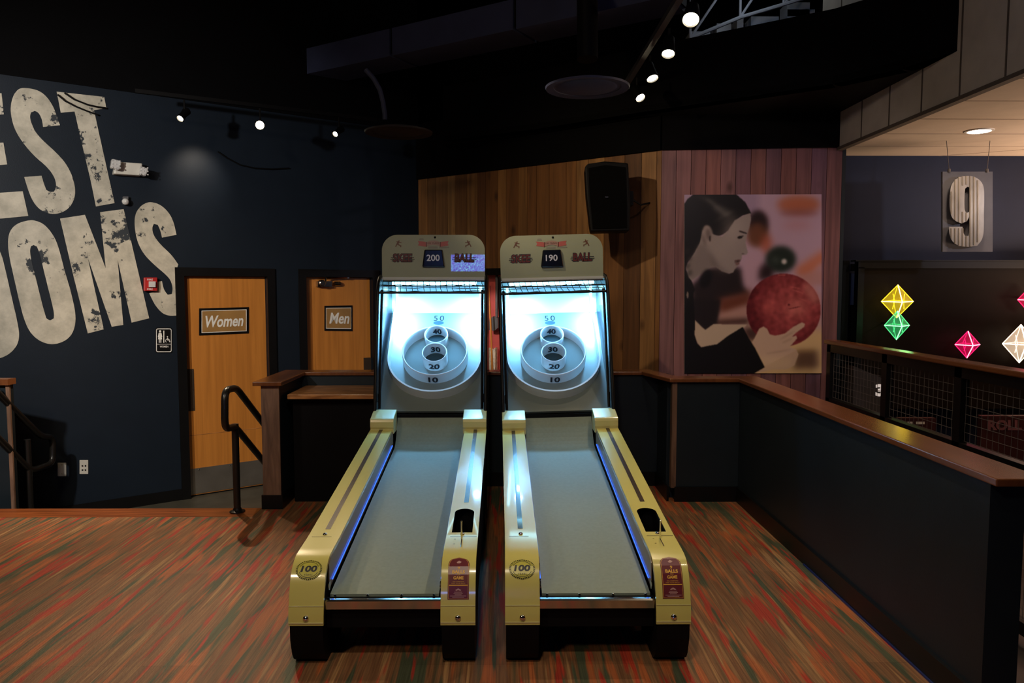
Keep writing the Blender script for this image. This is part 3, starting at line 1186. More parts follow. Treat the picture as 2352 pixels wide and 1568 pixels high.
def s_of_y(yl):
    for i in range(len(PROF) - 1):
        if PROF[i][0] <= yl <= PROF[i + 1][0] and PROF[i + 1][0] > PROF[i][0]:
            return ARC[i] + (ARC[i + 1] - ARC[i]) * (yl - PROF[i][0]) / (PROF[i + 1][0] - PROF[i][0])
    return ARC[-1]


def decal(loops, x0, xs, s0, ss, d, div=.012):
    """flat artwork in the unit square wrapped on the rail: cut into strips along the rail so it follows the bend"""
    mb = MB()
    mb.flat(loops, lambda u, v, dd: rail_pt(x0 + u * xs, s0 + v * ss, d))
    return mb


def grid_decal(inside, x0, xs, s0, ss, d, nu=16, nv=16):
    pass


ALPHA = R(43.5)
BD = Vector((0, math.cos(ALPHA), math.sin(ALPHA)))
BN = Vector((0, -math.sin(ALPHA), math.cos(ALPHA)))
BO = Vector((0, 2.107, .715))
BL = .94


def bp_(x, s, h=0):
    return BO + Vector((x, 0, 0)) + BD * s + BN * h


def machine(X, label, score, sway, YAW=0):
    YN = 2.963
    root = thing('roll_ball_machine', label, 'arcade machine', (X, YN, 0), YAW, 'roll-ball machines side by side')
    # pixel on the target plane of this machine -> local (x, s)
    for sgn in (-1, 1):
        xa, xb = (.238, .38) if sgn > 0 else (-.38, -.238)
        # yellow rail cover: curved front grid and flat slope with ball opening
        mb = MB()
        n0 = PROF.index((.33, .447))
        cols = [xa, xb]
        for i in range(n0):
            (y0, z0), (y1, z1) = PROF[i], PROF[i + 1]
            mb.add([(xa, y0, z0), (xb, y0, z0), (xb, y1, z1), (xa, y1, z1)], [(0, 1, 2, 3)])
        slope = (.63 - .447) / (1.913 - .33)
        zz = lambda y_: .447 + slope * (y_ - .33)
        out = [(xa, .33), (xb, .33), (xb, 1.913), (xa, 1.913)]
        if sgn > 0:
            hole = [(.260, .362), (.353, .362), (.353, .58)] + arc(.3065, .58, .0465, 0, 180, 12, .045)[1:-1] + [(.260, .58)]
            mb.flat([out, hole[::-1]], lambda u, v, d: Vector((u, v, zz(v))))
        else:
            mb.flat([out], lambda u, v, d: Vector((u, v, zz(v))))
        # turned down edges
        for xx in (xa, xb):
            pts = [(xx, y_, z_) for y_, z_ in PROF]
            low = [(xx, max(y_, .0) + (.012 if i_ < 8 else 0), z_ - (0.0 if i_ < 5 else .016)) for i_, (y_, z_) in enumerate(PROF)]
            b0 = len(mb.v)
            mb.v += [Vector(p) for p in pts + low]
            for i_ in range(len(PROF) - 1):
                mb.f.append((b0 + i_, b0 + i_ + 1, b0 + i_ + 1 + len(PROF), b0 + i_ + len(PROF)))
        mb.add([(xa, 0, .185), (xb, 0, .185), (xb, .012, .185), (xa, .012, .185)], [(0, 1, 2, 3)])
        cover = mb.build('rail_cover', M['yellow'], root)
        bmm = bmesh.new()
        bmm.from_mesh(cover.data)
        bmesh.ops.remove_doubles(bmm, verts=bmm.verts, dist=.0002)
        bmesh.ops.recalc_face_normals(bmm, faces=bmm.faces)
        bmm.to_mesh(cover.data)
        bmm.free()
        for p in cover.data.polygons:
            p.use_smooth = True
        try:
            cover.data.set_sharp_from_angle(angle=R(35))
        except Exception:
            pass
        # seams and bands on the cover
        sb = MB()
        for yl, x_in in ((.318, .018),):
            s0 = s_of_y(yl)
            sb.add([rail_pt(xa + x_in, s0, .0008), rail_pt(xb - x_in * (2 if sgn < 0 else .3), s0, .0008), rail_pt(xb - x_in * (2 if sgn < 0 else .3), s0 + .003, .0008), rail_pt(xa + x_in, s0 + .003, .0008)], [(0, 1, 2, 3)])
        sb.build('seam', M['inlay'], cover)
        bd_ = MB()
        for s0, s1_ in ((.008, .014), (.078, .081)):
            bd_.prism([rail_pt(xa + .0005, s0, 0), rail_pt(xb - .0005, s0, 0), rail_pt(xb - .0005, s1_, 0), rail_pt(xa + .0005, s1_, 0)], (0, -.0022, 0))
        bd_.build('trim_band', M['yellow_top'], cover)
        # slot inlay
        ys0 = .40 if sgn < 0 else .70
        s0, s1_ = s_of_y(ys0), s_of_y(1.905)
        MB().add([rail_pt(sgn * .309 - .0115, s0, .001), rail_pt(sgn * .309 + .0115, s0, .001), rail_pt(sgn * .309 + .0115, s1_, .001), rail_pt(sgn * .309 - .0115, s1_, .001)], [(0, 1, 2, 3)]).build('inlay_strip', M['inlay'], cover)
        # bolts
        for yb_, sz in ((None, .013), (.345, .010)):
            s0 = .030 if yb_ is None else s_of_y(yb_)
            p = rail_pt(sgn * .309, s0, 0)
            pn = (rail_pt(sgn * .309, s0, 1) - p).normalized()
            MB().lathe([(sz, 0), (sz, .002), (sz * .75, .006), (0, .0085)], p, pn, 16).build('bolt', M['chrome'], root, True)
        # black side body with the curved foot
        side = [(.004, .186), (.007, .12), (.03, .05), (.05, .022), (.085, 0), (.34, 0), (.42, .15), (1.70, .15), (1.76, 0), (2.0, 0), (2.0, .60), (1.913, .605)]
        side += [(y_ + .006, z_ - (.006 if z_ > .4 else .002)) for y_, z_ in reversed(PROF[1:-1])]
        if sgn > 0:
            # leave the ball pocket open
            up = [p for p in side]
            mb = MB()
            mb.prism([(xa + .004, y_, z_) for y_, z_ in side], (.014, 0, 0))
            mb.prism([(xb - .024, y_, z_) for y_, z_ in side], (.02, 0, 0))
            fr_ = [(y_, z_) for y_, z_ in side if y_ <= .34] + [(.345, .44)]
            mb.prism([(xa + .018, y_, z_) for y_, z_ in [(.004, .186), (.007, .12), (.03, .05), (.05, .022), (.085, 0), (.34, 0), (.34, .435), (.2, .43), (.135, .424), (.1, .413), (.05, .37), (.02, .3), (.009, .24)]], (.100, 0, 0))
            mb.prism([(xa + .018, y_, z_) for y_, z_ in [(.66, .47), (.66, .16), (1.70, .15), (1.76, 0), (2.0, 0), (2.0, .60), (1.9, .62)]], (.100, 0, 0))
            mb.box(xa + .018, xb - .024, .34, .66, .30, .31)
            mb.build('side_body', M['black'], root)
        else:
            MB().prism([(xa + .004, y_, z_) for y_, z_ in side], (xb - xa - .008, 0, 0)).build('side_body', M['black'], root)
        # moulded end block at the top of the rail
        blk = [(1.895, .60), (1.895, .632), (1.888, .645), (1.886, .68), (1.892, .697), (1.905, .703), (2.03, .738), (2.045, .738), (2.045, .60)]
        bx0, bx1 = (xa - .012, xb + .0) if sgn > 0 else (xa - .0, xb + .012)
        o = MB().prism([(bx0, y_, z_) for y_, z_ in blk], (bx1 - bx0, 0, 0)).build('rail_end_block', M['yellow_top'], root)
        bevel(o, .008, 3)
        # inner side wall of the alley, blue led tube and lane edge
        xi = sgn * .238
        zr = lambda y_: .447 + slope * (y_ - .33)
        lo_ = [(.10, .30), (.10, .405), (.135, .42), (.33, .435), (1.913, .615), (1.913, .50)]
        MB().prism([(xi, y_, z_) for y_, z_ in lo_], (-sgn * .004, 0, 0)).build('alley_side', M['brown_side'], root)
        led = MB().tube([(sgn * .2305, .14, .325), (sgn * .2305, 1.86, .530)], .0024, 8)
        led.build('led_strip', M['led_blue'], root)
        MB().lathe([(.018, 0), (.018, .003), (0, .004)], (sgn * .233, .085, .318), Vector((-sgn, 0, 0)), 16).build('end_plate', M['steel'], root)
    # lane with curved up far end
    lane = [(.075, .286)] + [(.12 + (1.90 - .12) * i / 8, .292 + (.50 - .292) * i / 8) for i in range(9)]
    for i in range(1, 9):
        a = i / 8
        lane.append((1.90 + .185 * a, .50 + .030 * a + .165 * a * a))
    low = [(y_, z_ - .03) for y_, z_ in reversed(lane)]
    ln = MB().prism([(-.226, y_, z_) for y_, z_ in lane + low], (.452, 0, 0)).build('lane', M['lane'], root)
    MB().box(-.238, .238, .04, .075, .245, .275).box(-.238, .238, .06, .9, .15, .24).build('underside_beam', M['black'], root)
    mb = MB()
    mb.prism([(-.238, .030, .240), (-.238, .028, .274), (-.238, .034, .279), (-.238, .050, .279), (-.238, .055, .240)], (.476, 0, 0))
    bar = mb.build('front_bar', M['steel'], root)
    mb = MB()
    for x in (-.205, -.07, .07, .205):
        MB().lathe([(.006, 0), (.005, .004), (0, .005)], (x, .068, .283), n=10).build('lane_screw', M['chrome'], ln)
    # release lever, its slot and two marks on the right rail
    cr = MB()
    s0 = s_of_y(.205)
    s1_ = s_of_y(.30)
    cr.add([rail_pt(.3075, s0, .001), rail_pt(.3115, s0, .001), rail_pt(.3115, s1_, .001), rail_pt(.3075, s1_, .001)], [(0, 1, 2, 3)])
    for yq, xq in ((.285, .276), (.235, .276)):
        s0 = s_of_y(yq)
        cr.add([rail_pt(xq, s0, .001), rail_pt(xq + .007, s0, .001), rail_pt(xq + .007, s0 + .003, .001), rail_pt(xq, s0 + .003, .001)], [(0, 1, 2, 3)])
    cr.build('lever_slot', M['inlay'], root)
    MB().tube([(.3095, .29, .430), (.3095, .285, .50), (.3095, .282, .525)], .0042, 10).lathe([(.0042, 0), (.005, .004), (0, .009)], (.3095, .282, .524), n=10).build('release_lever', M['chrome'], root, True)

    # seal with 100 YEARS on the left rail
    s_c = s_of_y(.072) - .011
    seal = MB()
    n = 36

    def ring_on_rail(mb, cx, sc_, rx, ry, d, hole=None):
        # fan in strips so that it bends with the rail
        K = 14
        for k in range(K):
            v0, v1 = -1 + 2 * k / K, -1 + 2 * (k + 1) / K
            w0, w1 = math.sqrt(max(0, 1 - v0 * v0)), math.sqrt(max(0, 1 - v1 * v1))
            mb.add([rail_pt(cx - rx * w0, sc_ + ry * v0, d), rail_pt(cx + rx * w0, sc_ + ry * v0, d), rail_pt(cx + rx * w1, sc_ + ry * v1, d), rail_pt(cx - rx * w1, sc_ + ry * v1, d)], [(0, 1, 2, 3)])
    ring_on_rail(seal, -.309, s_c, .0535, .0445, .0012)
    so_ = seal.build('seal', M['trim_black'], root)
    mb = MB()
    ring_on_rail(mb, -.309, s_c, .0465, .0385, .0022)
    mb.build('seal_face', M['gold'], so_)
    mb = MB()
    for k in range(40):
        a = 2 * math.pi * k / 40
        for da in (0,):
            mb.add([rail_pt(-.309 + math.cos(a + q1) * q0, s_c + math.sin(a + q1) * q0 * .83, .002) for q0, q1 in ((.0475, -.04), (.0522, -.04), (.0522, .04), (.0475, .04))], [(0, 1, 2, 3)])
    mb.build('seal_beads', M['gold'], so_)
    mb = MB()
    g = lambda u, v, d: rail_pt(-.309 + u, s_c + v * .83, .0032)
    text_in(mb, '100', -.034, .034, -.013, .019, g, bold=.04, shear=.12)
    text_in(mb, 'YEARS', -.018, .018, -.031, -.022, g, spacing=1.2)
    arcs = arc(0, 0, .041, 20, 160, 14) + arc(0, 0, .039, 160, 20, 14)
    mb.flat([arcs], g)
    arcs = arc(0, 0, .041, 200, 340, 14) + arc(0, 0, .039, 340, 200, 14)
    mb.flat([arcs], g)
    mb.build('seal_text', M['numeral'], so_)

    # maroon label 9 BALLS PER GAME on the right rail
    sl0, sl1 = .103, .103 + .178
    xc = .3095
    hw_ = .0435
    lab = MB()

    def strip_shape(mb, x0, x1, sa, sb_, d, top_r=0, K=14):
        for k in range(K):
            a_, b_ = sa + (sb_ - sa) * k / K, sa + (sb_ - sa) * (k + 1) / K

            def half(s_):
                if top_r and s_ > sb_ - top_r:
                    q = (s_ - (sb_ - top_r)) / top_r
                    return math.sqrt(max(0, 1 - q * q))
                return 1
            h0, h1 = half(a_), half(b_)
            m_ = (x0 + x1) / 2
            r_ = (x1 - x0) / 2
            mb.add([rail_pt(m_ - r_ * h0, a_, d), rail_pt(m_ + r_ * h0, a_, d), rail_pt(m_ + r_ * h1, b_, d), rail_pt(m_ - r_ * h1, b_, d)], [(0, 1, 2, 3)])
    strip_shape(lab, xc - hw_, xc + hw_, sl0, sl1, .0012, .036, 20)
    lo2 = lab.build('instruction_label', M['maroon'], root)
    mb = MB()
    strip_shape(mb, xc - hw_ + .003, xc + hw_ - .003, sl0 + .003, sl1 - .003, .0018, .034, 20)
    mb.build('label_outline', M['label_yellow'], lo2)
    mb = MB()
    strip_shape(mb, xc - hw_ + .0043, xc + hw_ - .0043, sl0 + .0043, sl1 - .0043, .0024, .033, 20)
    mb.build('label_field', M['maroon'], lo2)
    g = lambda u, v, d: rail_pt(xc + u, sl0 + v, .0032)
    mb = MB()
    text_in(mb, '9', -.005, .005, .118, .130, g, bold=.03)
    text_in(mb, 'BALLS', -.026, .026, .101, .115, g, bold=.04)
    text_in(mb, 'PER', -.007, .007, .094, .098, g)
    text_in(mb, 'GAME', -.021, .021, .078, .091, g, bold=.04)
    text_in(mb, 'ROLL UNDERHAND', -.023, .023, .068, .0715, g)
    text_in(mb, 'KEEP YOUR BALLS', -.028, .028, .0615, .065, g)
    mb.flat([[(-.038, .0535), (.038, .0535), (.038, .0575), (-.038, .0575)]], g)
    mb.build('label_text', M['label_yellow'], lo2)
    mb = MB()
    mb.flat([[(-.013, .037), (0, .044), (.013, .037), (.008, .034), (0, .037), (-.008, .034)]], g)
    mb2 = MB().flat([[(-.010, .150), (0, .158), (.011, .152), (.004, .145), (-.006, .145)]], g)
    mb2.build('label_emblem', M['label_pale'], lo2)
    for k, (w_, v_) in enumerate(((.016, .028), (.019, .023), (.014, .018), (.033, .013), (.024, .008))):
        mb.flat([[(-w_, v_), (w_, v_), (w_, v_ + .0022), (-w_, v_ + .0022)]], g)
    mb.build('label_small_text', M['label_pale'], lo2)

    # ---------------- cabinet
    side = [(2.02, 0), (2.81, 0), (2.81, 1.63), (2.40, 1.635), (2.30, 1.625), (2.235, 1.59), (2.195, 1.53), (2.178, 1.45), (2.02, .72)]
    for sgn in (-1, 1):
        x0 = sgn * .38
        o = MB().prism([(x0, y_, z_) for y_, z_ in side], (-sgn * .018, 0, 0)).build('side_panel', M['black_gloss'], root)
        pts = [(x0 - sgn * .009, y_ - .004, z_) for y_, z_ in ((2.02, .70), (2.10, 1.085), (2.178, 1.45), (2.195, 1.53), (2.235, 1.592), (2.30, 1.628), (2.40, 1.638))]
        MB().tube(pts, .012, 10).build('edge_trim', M['trim_black'], root, True)
        MB().tube([(x0 - sgn * .034, 2.06, .74), (x0 - sgn * .034, 2.20, 1.44), (x0 - sgn * .034, 2.24, 1.54)], .009, 8).build('inner_post', M['trim_black'], root, True)
        # clear glare strip light in the back corner
        MB().tube([(sgn * .318, 2.755, 1.33), (sgn * .318, 2.755, 1.56)], .009, 8).build('light_tube', M['tube'], root, True)
        tp = bp_(sgn * .285, .84, .17)
        tl = lamp('tube_light', 'AREA', tp, TUBE_W, (.20, .56, 1), tp - BN * .94 - BD * .34 - Vector((sgn * .15, 0, 0)), shape='RECTANGLE', size=.03, size_y=.12)
        tl.parent = root
        MB().box(sgn * .35 - .008, sgn * .35 + .008, 2.08, 2.10, .78, .84).build('latch', M['black'], root)
    MB().box(-.362, .362, 2.79, 2.81, .1, 1.63).build('back_panel', M['hood_white'], root)
    MB().box(-.362, .362, 2.33, 2.79, 1.612, 1.63).build('hood_roof', M['hood_white'], root)
    MB().box(-.362, .362, 2.075, 2.09, .1, .70).build('kick_panel', M['black'], root)
    # target board
    mb = MB()
    hr40 = None
    bd2 = mb.prism([bp_(-.362, 0, 0), bp_(.362, 0, 0), bp_(.362, BL, 0), bp_(-.362, BL, 0)], -BN * .02).build('target_board', M['board'], root)

    cxw = 0.0

    def on_board(px, py, h):
        """local board coordinates of a point seen in the picture on the left machine"""
        P0 = Vector((-.50, YN, 0)) + bp_(0, 0, h)
        p = onP(px, py, P0, BN) - Vector((-.50, YN, 0)) - bp_(0, 0, h)
        return p.x, p.dot(BD)

    def ring(cx, s_, r, h, th, nm, skip=None, n=48):
        prof = [(r, 0), (r, h - th * .3), (r - th * .35, h), (r - th * .65, h), (r - th, h - th * .3), (r - th, 0)]
        return MB().lathe(prof, bp_(cx, s_, 0), BN, n, closed=True, skip=skip).build(nm, M['ring'], root, True)
    # sizes read on the rims
    h10, h20, h40, hU = .092, .105, .095, .082
    xA, sA = on_board(997, 861, h10)
    xB, sB = on_board(997, 754, h10)
    xL, sL = on_board(921, 812, h10)
    xR_, _ = on_board(1073, 812, h10)
    r10 = (xR_ - xL) / 2
    c10 = (sA + sB) / 2
    c10 = sA + r10
    _, sA = on_board(997, 830, h20)
    xL, _ = on_board(967.6, 812, h20)
    xR_, _ = on_board(1025.7, 812, h20)
    r20 = (xR_ - xL) / 2
    c20 = sA + r20
    rg20 = ring(0, c20, r20, h20, .007, 'score_cup')
    _, sA = on_board(999, 786.5, h40)
    xL, _ = on_board(971.8, 770, h40)
    xR_, _ = on_board(1026, 770, h40)
    r40 = (xR_ - xL) / 2
    c40 = sA + r40
    rg40 = ring(0, c40, r40, h40, .007, 'score_cup')
    # the big ring stops where it meets the upper cup
    ux, wx = Vector((1, 0, 0)), BN.cross(Vector((1, 0, 0)))
    def meets_cup(a):
        p = (ux * math.cos(a) + wx * math.sin(a)) * (r10 - .005)
        return math.hypot(p.x, p.dot(BD) + c10 - c40) < r40 - .001
    ring(0, c10, r10, h10, .010, 'score_ring', meets_cup, 160)
    _, sH = on_board(1001, 741.6, 0)
    # flat dark discs on the board, painted in place of shaded holes
    for nm, cc_, rr_ in (('cup_hole_shade', c20, r20 - .008), ('cup_hole_shade', c40, r40 - .008)):
        MB().lathe([(rr_, 0), (rr_, .0015), (0, .0016)], bp_(0, cc_, 0), BN, 32).build(nm, M['hole'], bd2)
    MB().flat([arc(0, 0, .040, 0, 360, 28, .020)[:-1]], lambda u, v, d: bp_(u, sH + v, .0015)).build('fifty_hole_shade', M['hole'], bd2)
    # wall around the playfield: U shaped, open at the top
    _, sU = on_board(997, 899, hU)
    rU = .335
    cU = sU + rU
    th = .012
    U = [(-rU, BL - .01)] + [(rU * math.cos(R(180 + 180 * i / 40)), cU + rU * math.sin(R(180 + 180 * i / 40))) for i in range(41)] + [(rU, BL - .01)]
    Ui = [(-rU + th, BL - .01)] + [((rU - th) * math.cos(R(180 + 180 * i / 40)), cU + (rU - th) * math.sin(R(180 + 180 * i / 40))) for i in range(41)] + [(rU - th, BL - .01)]
    mb = MB()
    n = len(U)
    b0 = 0
    for h_ in (0, hU):
        mb.v += [bp_(a, b, h_) for a, b in U]
        mb.v += [bp_(a, b, h_) for a, b in Ui]
    for i in range(n - 1):
        mb.f += [(i, i + 1, 2 * n + i + 1, 2 * n + i), (n + i, 3 * n + i, 3 * n + i + 1, n + i + 1), (2 * n + i, 2 * n + i + 1, 3 * n + i + 1, 3 * n + i)]
    mb.build('playfield_rim', M['ring'], root, True)
    # numerals: on the front of the big ring and of the lower cup, inside the cups, on the board
    def on_cyl(cc_, r_, h_mid, scale, front):
        def g_(u, v, d):
            a = u / r_
            if front:
                return bp_(math.sin(a) * (r_ + .004), cc_ - math.cos(a) * (r_ + .004), h_mid + v)
            return bp_(math.sin(a) * (r_ - .005), cc_ + math.cos(a) * (r_ - .005), h_mid + v)
        return g_
    mb = MB()
    text_in(mb, '10', -.034, .034, -.028, .028, on_cyl(c10, r10, .042, 1, True), bold=.035)
    mb.build('numeral_10', M['numeral'], root)
    mb = MB()
    text_in(mb, '20', -.038, .038, -.027, .027, on_cyl(c20, r20, .050, 1, True), bold=.035)
    mb.build('numeral_20', M['numeral'], rg20)
    mb = MB()
    text_in(mb, '30', -.038, .038, -.027, .027, on_cyl(c20, r20 - .007, .046, 1, False), bold=.035)
    mb.build('numeral_30', M['numeral'], rg20)
    mb = MB()
    text_in(mb, '40', -.036, .036, -.026, .026, on_cyl(c40, r40 - .007, .042, 1, False), bold=.035)
    mb.build('numeral_40', M['numeral'], rg40)
    mb = MB()
    _, s5 = on_board(1001, 737, 0)
    _, s6 = on_board(1001, 725, 0)
    text_in(mb, '50', -.039, .039, s5, s6, lambda u, v, d: bp_(u, v, .0015), bold=.0, spacing=1.25)
    mb.build('numeral_50', M['numeral'], bd2)
    # hood lamp under the roof
    MB().tube([(-.30, 2.40, 1.585), (.30, 2.40, 1.585)], .013, 10).build('hood_lamp', M['tube'], root, True)
    al = lamp('hood_lamp_light', 'AREA', (0, 2.41, 1.565), HOOD_W, (.16, .52, 1), (0, 2.62, 1.1), shape='RECTANGLE', size=.6, size_y=.05)
    al.parent = root
    al.location = (0, 2.41, 1.565)
    al.data.spread = R(150)

    # net canopy between the front bar and the marquee
    fy, fz = 2.195, 1.522
    by_, bz_ = 2.332, 1.606
    MB().tube([(-.375, fy, fz), (.375, fy, fz)], .0085, 10).tube([(-.36, (fy + by_) / 2 + .01, (fz + bz_) / 2 + .004), (.36, (fy + by_) / 2 + .01, (fz + bz_) / 2 + .004)], .005, 8).tube([(-.36, by_, bz_ - .004), (.36, by_, bz_ - .004)], .005, 8).build('net_frame', M['trim_black'], root, True)
    net = MB()
    random.seed(11)
    for k in range(18):
        x = -.345 + .69 * k / 17
        xo = random.uniform(-.008, .008)
        net.tube([(x + .012, fy, fz), (x + xo, (fy + by_) / 2 - .01, (fz + bz_) / 2 - .012), (x - .012, by_, bz_)], .0026, 5)
    for k in range(1, 4):
        f_ = k / 4
        net.tube([(-.36 + .72 * i / 12, fy + (by_ - fy) * f_, fz + (bz_ - fz) * f_ - .010 + random.uniform(-.006, .004)) for i in range(13)], .0024, 5)
    net.build('net', M['trim_black'], root)

    # marquee
    my = 2.337
    mw, z0, z1, r_ = .362, 1.612, 1.926, .112
    outl = [(-mw, z0), (mw, z0)] + arc(mw - r_, z1 - r_, r_, 0, 90, 12) + arc(-mw + r_, z1 - r_, r_, 90, 180, 12)
    mq = MB().prism([(x, my, z) for x, z in outl], (0, .045, 0)).build('marquee', M['cream'], root)
    bevel(mq, .006, 3)
    MB().box(-.30, .30, my + .044, my + .16, z0, z1 - .10).build('marquee_housing', M['black'], root)
    MB().box(-.355, .355, my - .004, my + .04, z0 - .006, z0 + .001).build('marquee_lip', M['clear'], root)
    mf = lambda u, v, d: Vector((u, my - .0008 - d, v))
    # score window: a rounded box that flares to the bottom
    q = [(-.078, 1.700), (.082, 1.700), (.066, 1.822), (-.062, 1.822)]
    sbx = MB().prism([(x, my, z) for x, z in q], (0, -.022, 0)).build('score_window', M['black_gloss'], root)
    bevel(sbx, .009, 3)
    mb = MB()
    text_in(mb, score, -.046 if score == '200' else -.043, .046 if score == '200' else .040, 1.742, 1.787, lambda u, v, d: Vector((u, my - .0235, v)), bold=.02)
    mb.build('score_digits', M['score'], sbx)
    # lettering with side flourishes
    for word, xc_ in (('SKEE', -.217), ('BALL', .217)):
        dk, rd = MB(), MB()
        text_in(dk, word, xc_ - .070, xc_ + .070, 1.733, 1.797, lambda u, v, d: mf(u, v, .0004), bold=.07, shear=.05)
        for k, v_ in enumerate((1.752, 1.764, 1.741)):
            e = .085 - k * .004
            dk.flat([[(xc_ - e, v_), (xc_ + e, v_), (xc_ + e, v_ + .005), (xc_ - e, v_ + .005)]], lambda u, v, d: mf(u, v, .0003))
        text_in(rd, word, xc_ - .065, xc_ + .065, 1.738, 1.793, lambda u, v, d: mf(u, v, .0016), bold=.015, shear=.05)
        o = dk.build('marquee_lettering', M['numeral'], mq)
        rd.build('lettering_fill', M['marq_red'], mq)
    # ribbon emblem
    f_ = lambda u, v, d: mf(u, v, .0006)
    for sg in (-1, 1):
        rb = MB()
        rb.flat([[(sg * .050, 1.842), (sg * .096, 1.850), (sg * .108, 1.852), (sg * .100, 1.866), (sg * .108, 1.882), (sg * .060, 1.878), (sg * .050, 1.872)][::sg]], f_)
        rb.build('emblem_ribbon_end', M['marq_ribbon'], mq)
    rb = MB()
    top = [(-.052 + .104 * i / 10, 1.874 + .012 * math.sin(math.pi * i / 10)) for i in range(11)]
    bot = [(a, b - .030) for a, b in reversed(top)]
    rb.flat([top + bot], lambda u, v, d: mf(u, v, .0014))
    rb.build('emblem_ribbon', M['marq_pale'], mq)
    rb = MB()
    text_in(rb, '100 YEARS', -.040, .040, 1.862, 1.874, lambda u, v, d: mf(u, v, .0022))
    for a in (-.052, .046):
        rb.flat([[(a, 1.842), (a + .006, 1.842), (a + .006, 1.876), (a, 1.876)]], lambda u, v, d: mf(u, v, .0022))
    rb.build('emblem_text', M['marq_red'], mq)
    rb = MB()
    rb.flat([[(-.036, 1.830), (.030, 1.830), (.030, 1.845), (-.036, 1.845)]], f_)
    rb.flat([[(.040, 1.832), (.110, 1.834), (.110, 1.842), (.040, 1.844)]], f_)
    rb.flat([[(-.100, 1.888), (-.065, 1.888), (-.070, 1.902), (-.095, 1.902)]], f_)
    rb.build('emblem_small_text', M['marq_grey'], mq)
    # little tumbling figures drawn in brown ink
    fig = [[(-.022, -.018), (-.012, .002), (-.006, .012), (-.014, .014), (-.012, .018), (.0, .018), (.004, .026), (.010, .024), (.008, .014), (.024, .010), (.022, .006), (.006, .008), (.002, .0), (.012, -.008), (.022, -.010), (.020, -.024), (.014, -.022), (.014, -.014), (.002, -.010), (-.008, -.006), (-.016, -.022)]]
    rb = MB()
    for xc_, sg in ((-.246, 1), (.246, -1)):
        l = [(xc_ + sg * a, 1.862 + b) for a, b in fig[0]]
        rb.flat([l if sg > 0 else l[::-1]], f_)
    rb.build('tumbler_figures', M['marq_brown'], mq)
    MB().lathe([(.008, 0), (.006, .004), (0, .006)], (.012, my, 1.908), Vector((0, -1, 0)), 10).build('marquee_bolt', M['black'], mq)
    if sway:
        # this machine leans a little: its cabinet end sits tipped to the left
        for ch in [o for o in bpy.data.objects if o.type == 'MESH' and (o.parent == root or (o.parent and o.parent.parent == root))]:
            for v_ in ch.data.vertices:
                k_ = math.tan(R(sway)) * max(0, min(1, (v_.co.y - .3) / 1.8)) * max(0, min(1, v_.co.z / .3))
                x_, z_ = v_.co.x, v_.co.z
                v_.co.x = x_ - k_ * z_
                v_.co.z = z_ + k_ * x_
    return root


HOOD_W = 3.2
TUBE_W = 15
machine(-.50, 'left cream and black roll-ball alley machine whose score window shows 200', '200', 0)
machine(.381, 'right cream and black roll-ball alley machine whose score window shows 190', '190', 1.6)

# ================================================================== CEILING FIXTURES


def track_head(px, py, z, aim, label, grp, power=None, cone=100, col=WARM, d=.05):
    p = onZ(px, py, z)
    t = thing('track_lamp', label, 'track lamp', p, 0, grp)
    v = (Vector(aim) - p).normalized()
    mb = MB().lathe([(.020, -.13), (.034, -.11), (d * .82, -.05), (d, .012), (d - .006, .012), (d - .008, .0), (.001, -.002)], (0, 0, 0), v, 22)
    mb.build('lamp_can', M['black'], t, True)
    MB().lathe([(d - .009, .001), (d - .016, .008), (0, .012)], (0, 0, 0), v, 22).build('bulb_face', M['bulb'], t, True)
    back = -v * .07
    MB().tube([back, (back.x, back.y, .155)], .008, 8).build('stem', M['black'], t)
    if power:
        l = lamp('track_lamp_light', 'SPOT', p + v * .03, power, col, Vector(aim), spot_size=R(cone), spot_blend=.6, shadow_soft_size=.025)
    return p + back


ZT = 2.93
ps = []
ps.append(track_head(415, 271, ZT, (-3.3, 3.0, 0), 'leftmost small track lamp on the left ceiling track', 'left ceiling track lamps', 240, 85, d=.032))
ps.append(track_head(597, 287, ZT, (-.6, 1.0, 1.2), 'brightest track lamp in the middle of the left ceiling track', 'left ceiling track lamps', 60, 80, d=.042))
ps.append(track_head(771, 307, ZT, (-3.0, 2.6, 0), 'rightmost small track lamp on the left ceiling track', 'left ceiling track lamps', 30, 70, d=.030))
wp = onW(462, 335) + NW * .42
lamp('wall_patch_fill', 'SPOT', wp, 9, (1, .86, .70), onW(452, 415), spot_size=R(75), spot_blend=1, shadow_soft_size=.04)  # added spot without a fixture, makes the bright patch on the wall
v = (ps[2] - ps[0]).normalized()
tb = MB().obox((ps[0] + ps[2]) / 2 + Vector((0, 0, .135)), v * 1.0, v.cross(Vector((0, 0, 1))) * .018, Vector((0, 0, .015))).build('lamp_track', M['black'])
tag(tb, 'black ceiling lamp track in front of the restroom wall', 'lamp track')
pr_ = []
ZR = 3.0
pr_.append(track_head(1587, 43, ZR, (.3, 2.2, .4), 'nearest and largest lamp on the right ceiling track', 'right ceiling track lamps', 44, 90, d=.050))
pr_.append(track_head(1535, 121, ZR, (.6, 3.3, 0), 'second lamp from the camera on the right ceiling track', 'right ceiling track lamps', 30, 85, d=.045))
pr_.append(track_head(1498, 178, ZR, (1.6, 3.9, 0), 'third lamp from the camera on the right ceiling track', 'right ceiling track lamps', 22, 80, d=.045))
pr_.append(track_head(1470, 223, ZR, (1.9, 4.0, .6), 'farthest lamp at the end of the right ceiling track', 'right ceiling track lamps', 12, 80, d=.042))
v = (pr_[3] - pr_[0]).normalized()
tb = MB().obox((pr_[0] + pr_[3]) / 2 + Vector((-.02, 0, .15)), v * 1.25, v.cross(Vector((0, 0, 1))) * .02, Vector((0, 0, .018))).build('lamp_track', mat('track_grey', (.03, .03, .035), .5))
